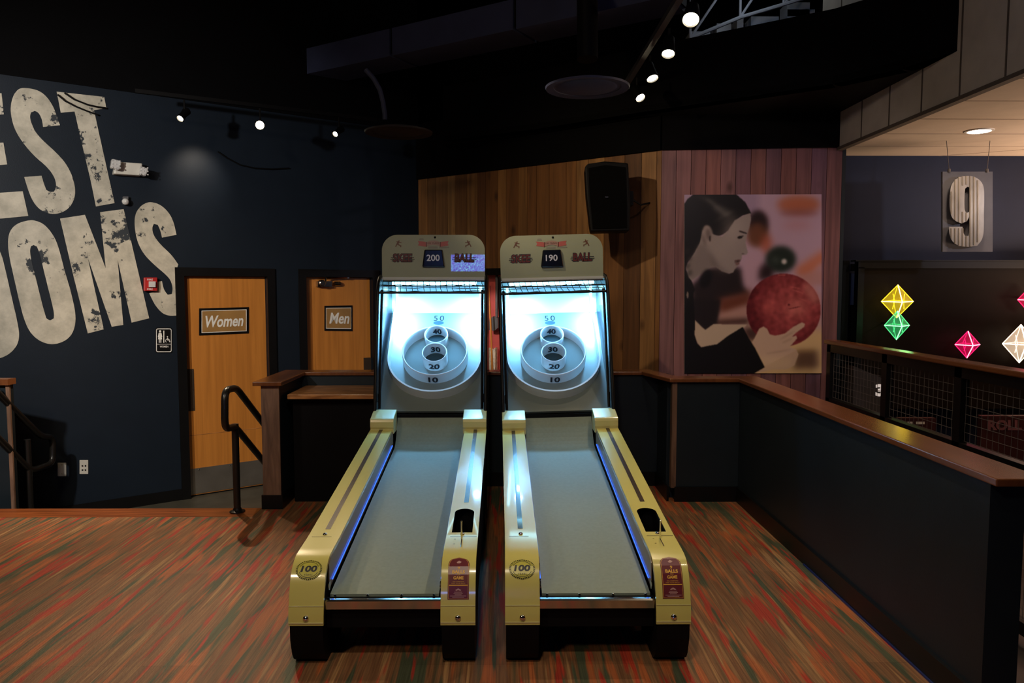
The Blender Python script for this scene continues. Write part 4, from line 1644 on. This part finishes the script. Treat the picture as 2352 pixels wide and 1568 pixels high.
tag(tb, 'long dark lamp track running away above the right machine', 'lamp track')

for (x, y, z, wpx, lab, m_) in ((1349, 200, 2.88, 97, 'round ceiling air diffuser above the right machine', M['duct']), (916, 303, 2.86, 78, 'dim round air diffuser on a flexible duct above the left machine', mat('duct_darker', (.012, .012, .015), .6))):
    p = onZ(x, y, z)
    r0 = wpx / F * (p - CAM).dot(FW)
    t = thing('air_diffuser', lab, 'air diffuser', p)
    MB().lathe([(r0, 0), (r0 * .98, -.012), (r0 * .80, -.004), (r0 * .78, .006), (r0 * .76, .02), (.11, .03)], (0, 0, 0), n=40).build('outer_ring', m_, t, True)
    MB().lathe([(r0 * .70, .0), (r0 * .66, -.008), (0, -.010)], (0, 0, .0), n=40).build('face_plate', m_, t, True)
    if z == 2.86:
        pp_ = [(0, 0, .15)] + [Vector(onY(a, b, p.y)) - p for a, b in ((884, 262), (880, 235), (872, 205), (858, 180), (840, 160))]
        pp_[0] = Vector((pp_[1].x, 0, .1))
        MB().tube(pp_, .020, 12).build('flexible_duct', M['duct'], t, True)
    else:
        MB().tube([(0, 0, .18), (0, .05, .6), (-.2, .1, 1.1), (-.4, .1, 2)], .07, 14).build('flexible_duct', M['black'], t, True)

# rectangular duct crossing the ceiling
a0, a1 = onZ(700, 160, 3.75), onZ(1560, -28, 3.75)
v = (a1 - a0).normalized()
sd = v.cross(Vector((0, 0, 1))).normalized()
t = thing('ceiling_duct', 'long rectangular duct crossing the dark ceiling above the machines', 'duct', (a0 + a1) / 2)
L_ = (a1 - a0).length
for k in range(3):
    f0, f1 = k / 3 - .5, (k + 1) / 3 - .5
    MB().obox(v * (L_ * (f0 + f1) / 2), v * (L_ / 6 - .015), sd * .19, Vector((0, 0, .12))).build('duct_section', M['duct'], t)
MB().obox((0, 0, 0.02), v * (L_ / 2), sd * .17, Vector((0, 0, .11))).build('duct_core', M['black'], t)
lamp('ceiling_glow', 'POINT', (1.0, 3.2, 3.2), 3.5, (.45, .5, 1), shadow_soft_size=.1)

# pale roof trusses glimpsed above the bulkhead
t = thing('roof_truss', 'pale metal roof truss glimpsed above the curved bulkhead', 'roof truss', (2.4, 7.4, 4.0))
mb = MB()
P = [onY(x, y, 7.2) for x, y in ((1585, 88), (1700, 40), (1800, 10), (1930, -30))]
for a, b in zip(P, P[1:]):
    mb.tube([a, b], .018, 8)
    mb.tube([a + Vector((0, 0, .5)), b + Vector((0, 0, .5))], .018, 8)
    mb.tube([a, b + Vector((0, 0, .5))], .012, 8)
    mb.tube([a, a + Vector((0, 0, .5))], .012, 8)
o = mb.build('truss_members', M['truss'])
to_local(o, t)
mb = MB()
for (xa_, ya_, xb_, yb_) in ((1580, 80, 1625, 95), (1640, 62, 1672, 84), (1686, 50, 1700, 74), (1718, 46, 1780, 72), (1800, 14, 1850, 50), (1800, 30, 1862, 46)):
    p_ = onY((xa_ + xb_) / 2, (ya_ + yb_) / 2, 7.6)
    q_ = onY(xb_, yb_, 7.6) - onY(xa_, ya_, 7.6)
    mb.obox(p_, Vector((abs(q_.x) / 2, 0, 0)), Vector((0, .1, 0)), Vector((0, 0, abs(q_.z) / 2)))
to_local(mb.build('panel_pieces', M['truss']), t)
lamp('truss_fill', 'POINT', (2.2, 6.75, 4.3), 2.2, (.85, .92, 1), shadow_soft_size=.1)  # added unseen point light that brightens the truss pieces

# ================================================================== BOWLING SIDE
# recessed downlight
p = onZ(2249, 300, SOF)
t = thing('recessed_light', 'bright recessed downlight in the beige tiled ceiling above the number 9 sign', 'ceiling light', p)
MB().lathe([(.10, 0), (.098, -.006), (.080, -.008), (.078, 0)], (0, 0, 0), n=32, closed=True).build('trim_ring', M['white'], t, True)
MB().lathe([(.078, -.001), (.07, -.010), (0, -.018)], (0, 0, 0), n=32).build('diffuser', emit('warm_diffuser', (1, .80, .62), 14), t, True)
lamp('recessed_light_source', 'SPOT', p - Vector((0, 0, .03)), 22, (1, .74, .56), p - Vector((0, 0, 2)), spot_size=R(140), spot_blend=.8, shadow_soft_size=.07)
lamp('lane_bounce_fill', 'AREA', (5.9, 5.4, 1.2), 170, (1, .68, .48), (6.0, 5.5, 2.7), shape='DISK', size=1.6)  # added unseen area light standing in for bounce off the lanes
lamp('lane_side_lamp', 'SPOT', (5.2, 4.4, 2.45), 32, (.72, .76, 1), (3.2, 6.6, 1.9), spot_size=R(60), spot_blend=.6, shadow_soft_size=.05)

# number 9 sign
YS9 = 6.0
t = thing('hanging_sign', 'grey plate sign with corrugated metal number 9 hanging from two cables', 'sign', onY(2222, 486, YS9))
MB9 = MB().prism([onY(2165, 578, YS9), onY(2280, 578, YS9), onY(2280, 394, YS9), onY(2165, 394, YS9)], (0, .02, 0))
to_local(MB9.build('plate', M['plate']), t)


def c8(p):
    return (1880 + p[0] / 1.96, 320 + p[1] / 1.96)


nine = [[(672, 163), (705, 168), (735, 190), (747, 225), (745, 330), (745, 410), (738, 450), (715, 478), (672, 485), (625, 478), (598, 455), (588, 420), (588, 393), (648, 393), (650, 418), (660, 434), (675, 434), (678, 420), (680, 345), (668, 368), (645, 378), (615, 368), (596, 345), (590, 300), (592, 225), (605, 190), (635, 168)],
        [(672, 212), (660, 222), (657, 260), (657, 318), (666, 332), (678, 326), (684, 300), (684, 240), (680, 218)]]
mb = MB()
ns = 0
mb.flat([[c8(p) for p in smooth_loop(l)] for l in nine], lambda u, v, d: onY(u, v, YS9 - (.045 if d == 0 else .012)), 1)
n9 = to_local(mb.build('numeral_nine', M['tin']), t)
# ridges of the corrugated metal
mb = MB()
for k in range(9):
    x = 2185 + k * 8.6
    segs = {0: [(440, 492), (524, 548)], 1: [(412, 505), (524, 560)], 2: [(406, 510), (524, 565)], 3: [(404, 426), (486, 512), (524, 566)], 4: [(404, 424), (488, 508), (542, 566)], 5: [(404, 566)], 6: [(406, 563)], 7: [(414, 556)], 8: []}[k]
    for a, b in segs:
        mb.tube([onY(x, a, YS9 - .045), onY(x, b, YS9 - .045)], .006, 6)
rd = mb.build('ridges', M['tin'])
rd.data.transform(t.matrix_basis.inverted())
rd.parent = n9
cb = MB()
cz = SOF
for x, x2 in ((2180, 2174), (2267, 2274)):
    lo3 = onY(x, 392, YS9)
    hi3 = Vector((onY(x2, 322, YS9).x, YS9, cz))
    cb.tube([lo3, hi3], .0025, 6)
    cb.lathe([(.010, -.015), (.012, 0), (.010, .015)], lo3, n=10)
to_local(cb.build('hanging_cable', M['wire']), t)

# dark screen on the far navy wall
YD = 6.45
t = thing('masking_panel', 'dark brown bowling lane masking panel with black frame behind the neon diamonds', 'panel', onY(2160, 760, YD))
xq = 2352 + 300
bz = .5
def qY(x0, x1, zt_px, zb, Y):
    a, b = onY(x0, zt_px, Y), onY(x1, zt_px, Y)
    return [(a.x, Y, zb), (b.x, Y, zb), (b.x, Y, a.z), (a.x, Y, a.z)]
to_local(MB().prism(qY(1984, xq, 614, bz, YD), (0, .03, 0)).build('screen', M['brown_screen']), t)
frm = MB().prism(qY(1972, xq, 600, onY(1972, 616, YD).z, YD - .02), (0, .07, 0)).prism(qY(1972, 1986, 614, bz, YD - .02), (0, .07, 0))
to_local(frm.build('frame', M['trim_black']), t)
lp = MB().prism(qY(1966, xq, 597, onY(1972, 600, YD - .02).z, YD - .03), (0, .1, 0))
to_local(lp.build('top_lip', M['steel'] if 0 else M['trim_black']), t)
o = MB().prism(qY(1937, 1952, 598, -.3, 6.5), (0, .1, 0)).build('side_column', M['black'])
tag(o, 'narrow black column between the pink plank wall and the dark screen', 'column')
t = thing('wall_conduit', 'bluish metal box and conduit between the black column and the dark screen', 'conduit', onY(1959, 700, 6.6))
to_local(MB().prism(qY(1954, 1968, 606, onY(1960, 622, 6.6).z, 6.6), (0, .06, 0)).build('junction_box', M['steel']), t)
to_local(MB().prism(qY(1955, 1967, 628, onY(1960, 700, 6.6).z, 6.6), (0, .04, 0)).build('conduit_cover', mat('blue_cover', (.05, .08, .18), .4)), t)
to_local(MB().prism(qY(1956, 1966, 700, -.2, 6.62), (0, .04, 0)).build('conduit_base', M['black']), t)

# neon diamonds (octahedra of tube)


def neon(px, py, wpx, hpx, col, label, s, Y=6.36, h2=None):
    c_ = onY(px, py, Y)
    k_ = (c_ - CAM).dot(FW) / F
    a, b = wpx * k_, hpx * k_
    b2 = (h2 or hpx) * k_
    t_ = thing('neon_diamond', label, 'neon light', c_, 0, 'neon diamonds on the dark screen')
    m_ = mat('neon_' + label.split()[0], col, .4, emis=col, es=s, var=.02)
    mw_ = mat('neon_core_' + label.split()[0], col, .4, emis=tuple(min(1, x * .6 + .4) for x in col), es=s * 1.6, var=.02)
    Lp, Rp, Tp, Bp, Fp, Kp = Vector((-a, 0, 0)), Vector((a, 0, 0)), Vector((0, 0, b)), Vector((0, 0, -b2)), Vector((.012, -.06, -.005)), Vector((-.01, .05, .01))
    fr_ = MB()
    for p_, q_ in ((Lp, Tp), (Tp, Rp), (Rp, Bp), (Bp, Lp), (Lp, Kp), (Kp, Rp), (Tp, Kp), (Kp, Bp)):
        fr_.tube([p_, q_], .0034, 6)
    ins = .32
    for sx in (-1, 1):
        fr_.tube([(sx * a * .36, -.02, b * .46), (sx * a * .28, -.03, 0), (sx * a * .36, -.02, -b2 * .46)], .003, 6)
    fr_.build('outer_tube', m_, t_)
    co = MB()
    MB().tube([Kp, Kp + Vector((0, YD - Y - .05 - .001, 0))], .006, 6).build('wall_mount', M['black'], t_)
    for p_, q_ in ((Lp, Fp), (Fp, Rp), (Tp, Fp), (Fp, Bp)):
        co.tube([p_, q_], .0045, 6)
    co.build('front_tube', mw_, t_)
    pl = bpy.data.lights.new('neon_glow', 'POINT')
    pl.energy = s * .35
    pl.color = col
    pl.shadow_soft_size = .05
    o_ = bpy.data.objects.new('neon_glow', pl)
    C.objects.link(o_)
    o_.location = c_ + Vector((0, -.16, 0))
    m2 = bpy.data.materials.new('tinted_pane')
    pane = MB()
    for tri in ((Lp, Tp, Fp), (Tp, Rp, Fp), (Rp, Bp, Fp), (Bp, Lp, Fp)):
        pane.add(list(tri), [(0, 1, 2)])
    mp_ = mat('neon_pane_' + label.split()[0], tuple(x * .5 for x in col), .3, emis=col, es=s * .40, var=.3, alpha=.5)
    pane.build('tinted_pane', mp_, t_)
    return t_


neon(2061, 692, 37, 38, (1, .70, .02), 'yellow glowing diamond, uppermost on the dark screen', 1.5)
neon(2060, 747, 29, 33, (.10, .85, .30), 'green glowing diamond just under the yellow one', .9, h2=33, Y=6.22)
neon(2222, 791, 29, 31, (1, .01, .15), 'magenta red glowing diamond low in the middle of the screen', 1.3)
neon(2343, 789, 41, 44, (1, .78, .55), 'warm white glowing diamond at the right edge of the picture', 2.2)
neon(2366, 688, 29, 31, (1, .01, .12), 'crimson glowing diamond cut off by the right edge of the picture', 1.3)

# mesh railing
RX = 2.72
Y0r, Y1r = 6.2, 2.6
t = thing('mesh_railing', 'dark wood topped wire mesh railing in front of the bowling lanes', 'railing', (RX, 4.4, -.3))
ZC = 1.125


def loc(o):
    return to_local(o, t)


bevel(loc(MB().box(RX - .06, RX + .05, Y1r, Y0r, ZC - .035, ZC).build('top_rail', M['cap'])), .008)
loc(MB().box(RX - .03, RX + .02, Y1r, Y0r, ZC - .10, ZC - .035).box(RX - .03, RX + .02, Y1r, Y0r, .56, .64).box(RX - .03, RX + .02, Y1r, Y0r, -.25, -.18).build('rail_bars', M['trim_black']))
posts = [Y0r - .03]
for px_ in (2039, 2211):
    q_ = onX(px_, 880, RX)
    posts.append(q_.y)
posts += [3.45, 2.62]
for y_ in posts:
    loc(MB().box(RX - .03, RX + .02, y_ - .035, y_ + .035, -.3, ZC - .03).build('post', M['trim_black']))
for ya_, yb_ in zip(posts, posts[1:]):
    for za, zb_ in ((.65, ZC - .10), (-.18, .56)):
        mb = MB()
        n_ = int((ya_ - yb_ - .08) / .05)
        for i in range(n_ + 1):
            yy = yb_ + .04 + (ya_ - yb_ - .08) * i / n_
            mb.tube([(RX, yy, za), (RX + .002 * (i % 2), yy, (za + zb_) / 2), (RX, yy, zb_)], .0016, 4, False)
        m_ = int((zb_ - za) / .05)
        for i in range(m_ + 1):
            zz_ = za + (zb_ - za) * i / m_
            mb.tube([(RX, yb_ + .03, zz_), (RX, ya_ - .03, zz_)], .0016, 4, False)
        loc(mb.build('wire_mesh', M['wire']))

# ball return hood with the lane number, red board with lettering behind the mesh
t = thing('lane_cabinet', 'dark cabinet with a white number 3 seen through the wire mesh', 'cabinet', onY(2000, 900, 6.1))
to_local(MB().prism([onY(1960, 960, 6.1), onY(2036, 960, 6.1), onY(2036, 872, 6.1), onY(1960, 840, 6.1)], (0, .25, 0)).build('body', mat('dim_cabinet', (.045, .04, .04), .5)), t)
mb = MB()
text_in(mb, '3', 2011, 2032, 910, 882, lambda u, v, d: onY(u, v, 6.095), bold=.05)
to_local(mb.build('number', emit('number_glow', (.8, .72, .66), .5)), t)
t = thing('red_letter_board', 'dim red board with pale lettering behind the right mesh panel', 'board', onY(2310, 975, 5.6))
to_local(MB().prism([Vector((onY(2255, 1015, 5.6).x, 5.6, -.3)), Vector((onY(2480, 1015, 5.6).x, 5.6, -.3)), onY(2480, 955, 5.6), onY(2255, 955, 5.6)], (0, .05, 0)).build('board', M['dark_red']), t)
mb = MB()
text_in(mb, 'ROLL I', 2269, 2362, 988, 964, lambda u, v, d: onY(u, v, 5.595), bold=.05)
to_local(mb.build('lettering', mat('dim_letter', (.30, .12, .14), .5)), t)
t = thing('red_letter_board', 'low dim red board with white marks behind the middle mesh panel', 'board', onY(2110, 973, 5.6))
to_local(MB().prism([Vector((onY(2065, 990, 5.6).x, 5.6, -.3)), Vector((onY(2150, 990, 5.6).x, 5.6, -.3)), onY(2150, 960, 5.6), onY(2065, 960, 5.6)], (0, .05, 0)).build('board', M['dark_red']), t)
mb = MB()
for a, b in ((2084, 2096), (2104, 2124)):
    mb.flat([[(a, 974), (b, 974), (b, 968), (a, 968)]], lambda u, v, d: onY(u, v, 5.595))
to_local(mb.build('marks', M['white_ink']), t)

# arcade screen on the wall behind the camera; the left marquee mirrors it
t = thing('wall_screen', 'blue and violet lit screen mirrored in the right half of the left marquee', 'screen', (-.635, -3.98, 2.03))
MB().box(-.42, .42, -.02, .02, -.18, .18).build('screen_frame', M['trim_black'], t)
ms = mat('screen_picture', (.02, .02, .05), .3)
nt_ = ms.node_tree
b_ = nt_.nodes['Principled BSDF']
vo_ = nt_.nodes.new('ShaderNodeTexNoise')
vo_.inputs['Scale'].default_value = 14
vo_.inputs['Distortion'].default_value = 3
rr1 = nt_.nodes.new('ShaderNodeValToRGB')
for e_, (p_, c_) in zip([rr1.color_ramp.elements[0], rr1.color_ramp.elements[1], rr1.color_ramp.elements.new(.5), rr1.color_ramp.elements.new(.58)], ((.35, (.02, .03, .5, 1)), (.8, (.7, .8, 1, 1)), (.5, (.15, .12, .9, 1)), (.6, (.1, .6, 1, 1)))):
    e_.position = p_
    e_.color = c_
tc_ = nt_.nodes.new('ShaderNodeTexCoord')
nt_.links.new(tc_.outputs['Object'], vo_.inputs['Vector'])
nt_.links.new(vo_.outputs[0], rr1.inputs[0])
nt_.links.new(rr1.outputs[0], b_.inputs['Emission Color'])
b_.inputs['Emission Strength'].default_value = 16
MB().box(-.40, .40, .021, .024, -.16, .16).build('screen_picture', ms, t)

# ================================================================== POSTER
P_N = nP
PO = K1 + nP * .012


def onK(px, py, off=0):
    return onP(px, py, PO + nP * off, nP)


def blur(a, r):
    if r < 1:
        return a
    k = np.exp(-.5 * (np.arange(-3 * r, 3 * r + 1) / r) ** 2)
    k /= k.sum()
    p = np.pad(a, ((0, 0), (3 * r, 3 * r)), mode='edge')
    a = sum(k[i] * p[:, i:i + a.shape[1]] for i in range(len(k)))
    p = np.pad(a, ((3 * r, 3 * r), (0, 0)), mode='edge')
    return sum(k[i] * p[i:i + a.shape[0], :] for i in range(len(k)))


GW, GH = 284, 369
yy_, xx_ = np.mgrid[0:GH, 0:GW]
U_ = 195 + (xx_ + .5) / GW * 850          # coordinates of the traced crop
V_ = 343 + (yy_ + .5) / GH * 1107


def pmask(poly, r=1):
    m_ = np.zeros((GH, GW), bool)
    n_ = len(poly)
    j = n_ - 1
    for i in range(n_):
        xi_, yi_ = poly[i]
        xj, yj = poly[j]
        if yi_ != yj:
            c_ = ((yi_ > V_) != (yj > V_)) & (U_ < (xj - xi_) * (V_ - yi_) / (yj - yi_) + xi_)
            m_ ^= c_
        j = i
    return blur(m_.astype(float), r)


def emask(cx, cy, rx, ry, r=1, rot=0):
    a = math.radians(rot)
    dx, dy = U_ - cx, V_ - cy
    x = dx * math.cos(a) + dy * math.sin(a)
    y = -dx * math.sin(a) + dy * math.cos(a)
    return blur(((x / rx) ** 2 + (y / ry) ** 2 < 1).astype(float), r)


img = np.zeros((GH, GW, 3))
img[:] = (200, 172, 192)


def paint_(mask, col, a=1.0):
    global img
    mm = (mask * a)[..., None]
    img = img * (1 - mm) + np.array(col, float) * mm


# soft background
paint_(np.clip((V_ - 900) / 400, 0, 1), (206, 170, 150), .8)
paint_(np.clip((690 - U_) / 60, 0, 1) * np.clip((500 - V_) / 60, 0, 1), (172, 150, 176), .8)
paint_(emask(905, 405, 130, 55, 7), (196, 124, 96))
paint_(emask(905, 455, 120, 18, 6), (150, 96, 96), .7)
paint_(emask(895, 530, 90, 22, 9), (200, 140, 140), .6)
paint_(pmask([(880, 800), (1045, 690), (1045, 760), (980, 840), (900, 850)], 7), (214, 130, 92), .8)
paint_(pmask([(900, 850), (1045, 800), (1045, 900), (960, 900)], 5), (200, 150, 140), .7)
paint_(emask(655, 520, 62, 78, 5), (52, 34, 36))
paint_(emask(650, 590, 66, 75, 6), (128, 84, 62))
paint_(emask(705, 650, 34, 60, 7), (196, 108, 82), .8)
paint_(pmask([(600, 690), (680, 690), (700, 860), (650, 930), (560, 940), (545, 820)], 6), (204, 172, 190))
paint_(pmask([(700, 760), (760, 780), (740, 860), (660, 870), (665, 800)], 6), (58, 40, 44))
paint_(emask(795, 740, 92, 80, 5), (46, 58, 50))
paint_(emask(762, 745, 22, 22, 6), (110, 118, 112), .8)
paint_(emask(816, 754, 17, 17, 2), (214, 206, 204))
# dark clothed body behind, arm and table
paint_(pmask([(360, 790), (545, 790), (560, 900), (600, 960), (430, 990), (400, 1100), (250, 1100), (240, 900)], 5), (52, 40, 42))
paint_(pmask([(400, 985), (620, 930), (610, 1020), (420, 1090)], 7), (128, 74, 56))
paint_(pmask([(400, 1080), (590, 1030), (600, 1100), (420, 1130)], 6), (196, 156, 146))
paint_(pmask([(380, 1120), (600, 1105), (600, 1140), (380, 1150)], 5), (80, 52, 44))
paint_(pmask([(600, 1150), (1045, 1180), (1045, 1450), (600, 1450)], 8), (222, 192, 148))
paint_(pmask([(890, 1310), (1020, 1310), (1025, 1415), (870, 1420)], 6), (128, 100, 84))
paint_(pmask([(560, 1170), (680, 1150), (640, 1250), (590, 1240)], 5), (92, 66, 62))
# forearm with rolled sleeve
paint_(pmask([(245, 980), (420, 990), (400, 1140), (330, 1190), (250, 1120)], 3), (46, 36, 38))
paint_(pmask([(255, 1110), (325, 1178), (375, 1142), (590, 1144), (520, 1210), (400, 1270), (345, 1285), (300, 1290), (260, 1230)], 1), (204, 184, 166))
# ball
bm_ = emask(812, 1055, 228, 226, 1)
shade = np.clip(1 - ((U_ - 860) ** 2 + (V_ - 1030) ** 2) / 260 ** 2, 0, 1)
ballc = np.array((118, 42, 50), float)[None, None] * (1 - shade[..., None]) + np.array((188, 98, 98), float)[None, None] * shade[..., None]
rng = np.random.RandomState(4)
mott = blur(rng.rand(GH, GW), 3)
mott = (mott - mott.mean()) / mott.std()
ballc = ballc + mott[..., None] * np.array((9, 6, 6))
mm = bm_[..., None]
img = img * (1 - mm) + ballc * mm
paint_(emask(712, 1035, 34, 40, 6), (214, 116, 112), .7)
paint_(emask(890, 1040, 60, 46, 9), (226, 150, 140), .6)
paint_(emask(985, 950, 30, 80, 6, -32), (214, 150, 140), .75)
for (a, b, c_, d_, ro) in ((845, 1022, 7, 6, 0), (880, 1040, 40, 2.2, -12), (800, 838, 26, 3, 0), (900, 940, 40, 2.5, 18), (880, 915, 34, 2.5, 10), (930, 990, 30, 2, 25)):
    paint_(emask(a, b, c_, d_, 1, ro), (96, 30, 34) if b in (1022, 1040) else (214, 130, 122), .75)
# hand with thumb and fingers
skin = (212, 184, 164)
paint_(pmask([(617, 1258), (640, 1215), (660, 1170), (690, 1156), (712, 1172), (728, 1205), (760, 1214), (820, 1200), (870, 1160), (925, 1130), (945, 1140), (938, 1160), (885, 1200), (865, 1222), (890, 1212), (896, 1232), (870, 1262), (850, 1285), (890, 1300), (905, 1330), (880, 1400), (830, 1425), (750, 1425), (640, 1450), (700, 1400), (650, 1310)], 1), skin)
for l in (((790, 1240), (880, 1185)), ((800, 1262), (868, 1230)), ((700, 1330), (860, 1300))):
    (a, b), (c_, d_) = l
    paint_(emask((a + c_) / 2, (b + d_) / 2, math.dist((a, b), (c_, d_)) / 2, 3, 2, math.degrees(math.atan2(d_ - b, c_ - a))), (160, 126, 112), .6)
paint_(pmask([(640, 1340), (760, 1345), (870, 1360), (860, 1420), (700, 1430), (660, 1400)], 6), (226, 200, 170), .7)
# black sleeve
paint_(pmask([(195, 940), (250, 930), (262, 1120), (258, 1210), (275, 1260), (300, 1288), (345, 1278), (400, 1268), (470, 1215), (560, 1160), (600, 1235), (640, 1300), (695, 1412), (630, 1450), (195, 1450)], 1), (22, 17, 18))
# hair, neck, face in grey tones
paint_(pmask([(195, 1050), (195, 400), (215, 370), (250, 343), (520, 343), (575, 390), (612, 458), (560, 470), (520, 500), (480, 560), (430, 590), (400, 600), (300, 640), (262, 700), (215, 760), (205, 800), (235, 860), (262, 930), (220, 1000)], 1), (30, 26, 27))
paint_(pmask([(235, 740), (290, 640), (310, 560), (390, 590), (430, 600), (470, 560), (510, 500), (560, 474), (608, 456), (611, 500), (600, 550), (584, 598), (578, 640), (592, 700), (580, 712), (556, 712), (552, 740), (540, 752), (538, 772), (525, 785), (512, 800), (500, 822), (475, 830), (430, 815), (390, 785), (360, 790), (300, 830), (240, 870), (222, 850), (205, 790)], 1), (166, 154, 152))
paint_(pmask([(235, 740), (290, 640), (330, 660), (380, 720), (395, 785), (340, 800), (240, 870), (208, 800)], 4), (140, 128, 127), .75)
paint_(pmask([(350, 700), (430, 800), (480, 828), (430, 830), (380, 785)], 5), (112, 100, 100), .6)
paint_(emask(500, 560, 60, 70, 12), (186, 174, 171), .7)
paint_(emask(440, 660, 60, 60, 14), (178, 166, 163), .6)
# ear
paint_(emask(340, 590, 34, 62, 2, -6), (172, 158, 155))
paint_(emask(346, 585, 15, 36, 3, -6), (118, 104, 102), .8)
paint_(emask(356, 612, 5, 18, 1), (52, 42, 42), .8)
paint_(emask(318, 620, 6, 40, 3, -18), (96, 82, 82), .7)
# eye, brow, nostril, lips
paint_(emask(562, 574, 27, 4, 1, 18), (42, 32, 34), .95)
paint_(emask(543, 605, 15, 7, 1, -8), (34, 26, 28), .95)
paint_(emask(548, 600, 18, 2.5, 1, -10), (26, 20, 22), .9)
paint_(emask(562, 706, 9, 4, 1), (92, 76, 76), .8)
paint_(emask(573, 700, 12, 10, 4), (190, 178, 174), .5)
paint_(pmask([(504, 748), (530, 742), (552, 741), (540, 752), (528, 757)], 1), (112, 84, 86), .95)
paint_(pmask([(510, 757), (540, 755), (540, 770), (520, 778)], 1), (138, 108, 108), .9)
paint_(emask(528, 754, 18, 2, 1, -6), (62, 44, 46), .9)
# hair sheen and plait
for (a, b, c_, d_, ro, al) in ((400, 420, 90, 12, 38, .55), (340, 375, 60, 8, 20, .4), (450, 470, 70, 10, -28, .5), (430, 440, 60, 30, 20, .35), (470, 495, 60, 7, -30, .4)):
    paint_(emask(a, b, c_, d_, 4, ro), (150, 146, 142), al)
for k in range(4):
    paint_(emask(215 + (k % 2) * 12, 690 + k * 45, 15, 22, 3, 30), (74, 66, 66), .6)
paint_(emask(215, 960, 7, 22, 1), (180, 160, 150), .8)
paint_(emask(330, 860, 34, 60, 3, 20), (20, 16, 18), .9)
img = np.clip(img, 0, 255)
img = img / 255.0
img = np.where(img < .04045, img / 12.92, ((img + .055) / 1.055) ** 2.4)
img = np.clip(img ** 1.22 * 1.18, 0, 1)
TL, TR_ = onK(1572, 447), onK(1887, 446)
BL_, BR_ = onK(1572, 857), onK(1887, 857)
poster = thing('wall_poster', 'large photo poster of a dark-haired woman holding a red bowling ball', 'poster', (TL + BR_) / 2)
vv = []
gx, gy = np.meshgrid(np.linspace(0, 1, GW + 1), np.linspace(0, 1, GH + 1))
TLa, TRa, BLa, BRa = [np.array(p_ - poster.location) for p_ in (TL, TR_, BL_, BR_)]
pts = ((1 - gy)[..., None] * ((1 - gx)[..., None] * TLa + gx[..., None] * TRa) + gy[..., None] * ((1 - gx)[..., None] * BLa + gx[..., None] * BRa)).reshape(-1, 3)
me = bpy.data.meshes.new('poster_print')
nf = GW * GH
idx = (np.arange(GH)[:, None] * (GW + 1) + np.arange(GW)[None, :]).reshape(-1)
loops_ = np.stack([idx, idx + GW + 1, idx + GW + 2, idx + 1], 1).reshape(-1)
me.vertices.add(len(pts))
me.vertices.foreach_set('co', pts.reshape(-1).astype(np.float32))
me.loops.add(nf * 4)
me.loops.foreach_set('vertex_index', loops_.astype(np.int32))
me.polygons.add(nf)
me.polygons.foreach_set('loop_start', (np.arange(nf) * 4).astype(np.int32))
me.update(calc_edges=True)
ca = me.color_attributes.new('print', 'FLOAT_COLOR', 'CORNER')
cc = np.ones((nf, 4, 4), np.float32)
cc[:, :, :3] = img.reshape(-1, 1, 3)
ca.data.foreach_set('color', cc.reshape(-1))
pm = mat('poster_print', (.5, .5, .5), .42)
vc = pm.node_tree.nodes.new('ShaderNodeVertexColor')
vc.layer_name = 'print'
pm.node_tree.links.new(vc.outputs[0], pm.node_tree.nodes['Principled BSDF'].inputs['Base Color'])
me.materials.append(pm)
pr_o = bpy.data.objects.new('poster_print', me)
C.objects.link(pr_o)
pr_o.parent = poster
o = MB().prism([TL - nP * .0007, TR_ - nP * .0007, BR_ - nP * .0007, BL_ - nP * .0007], -nP * .010).build('backing_board', M['white'])
to_local(o, poster)
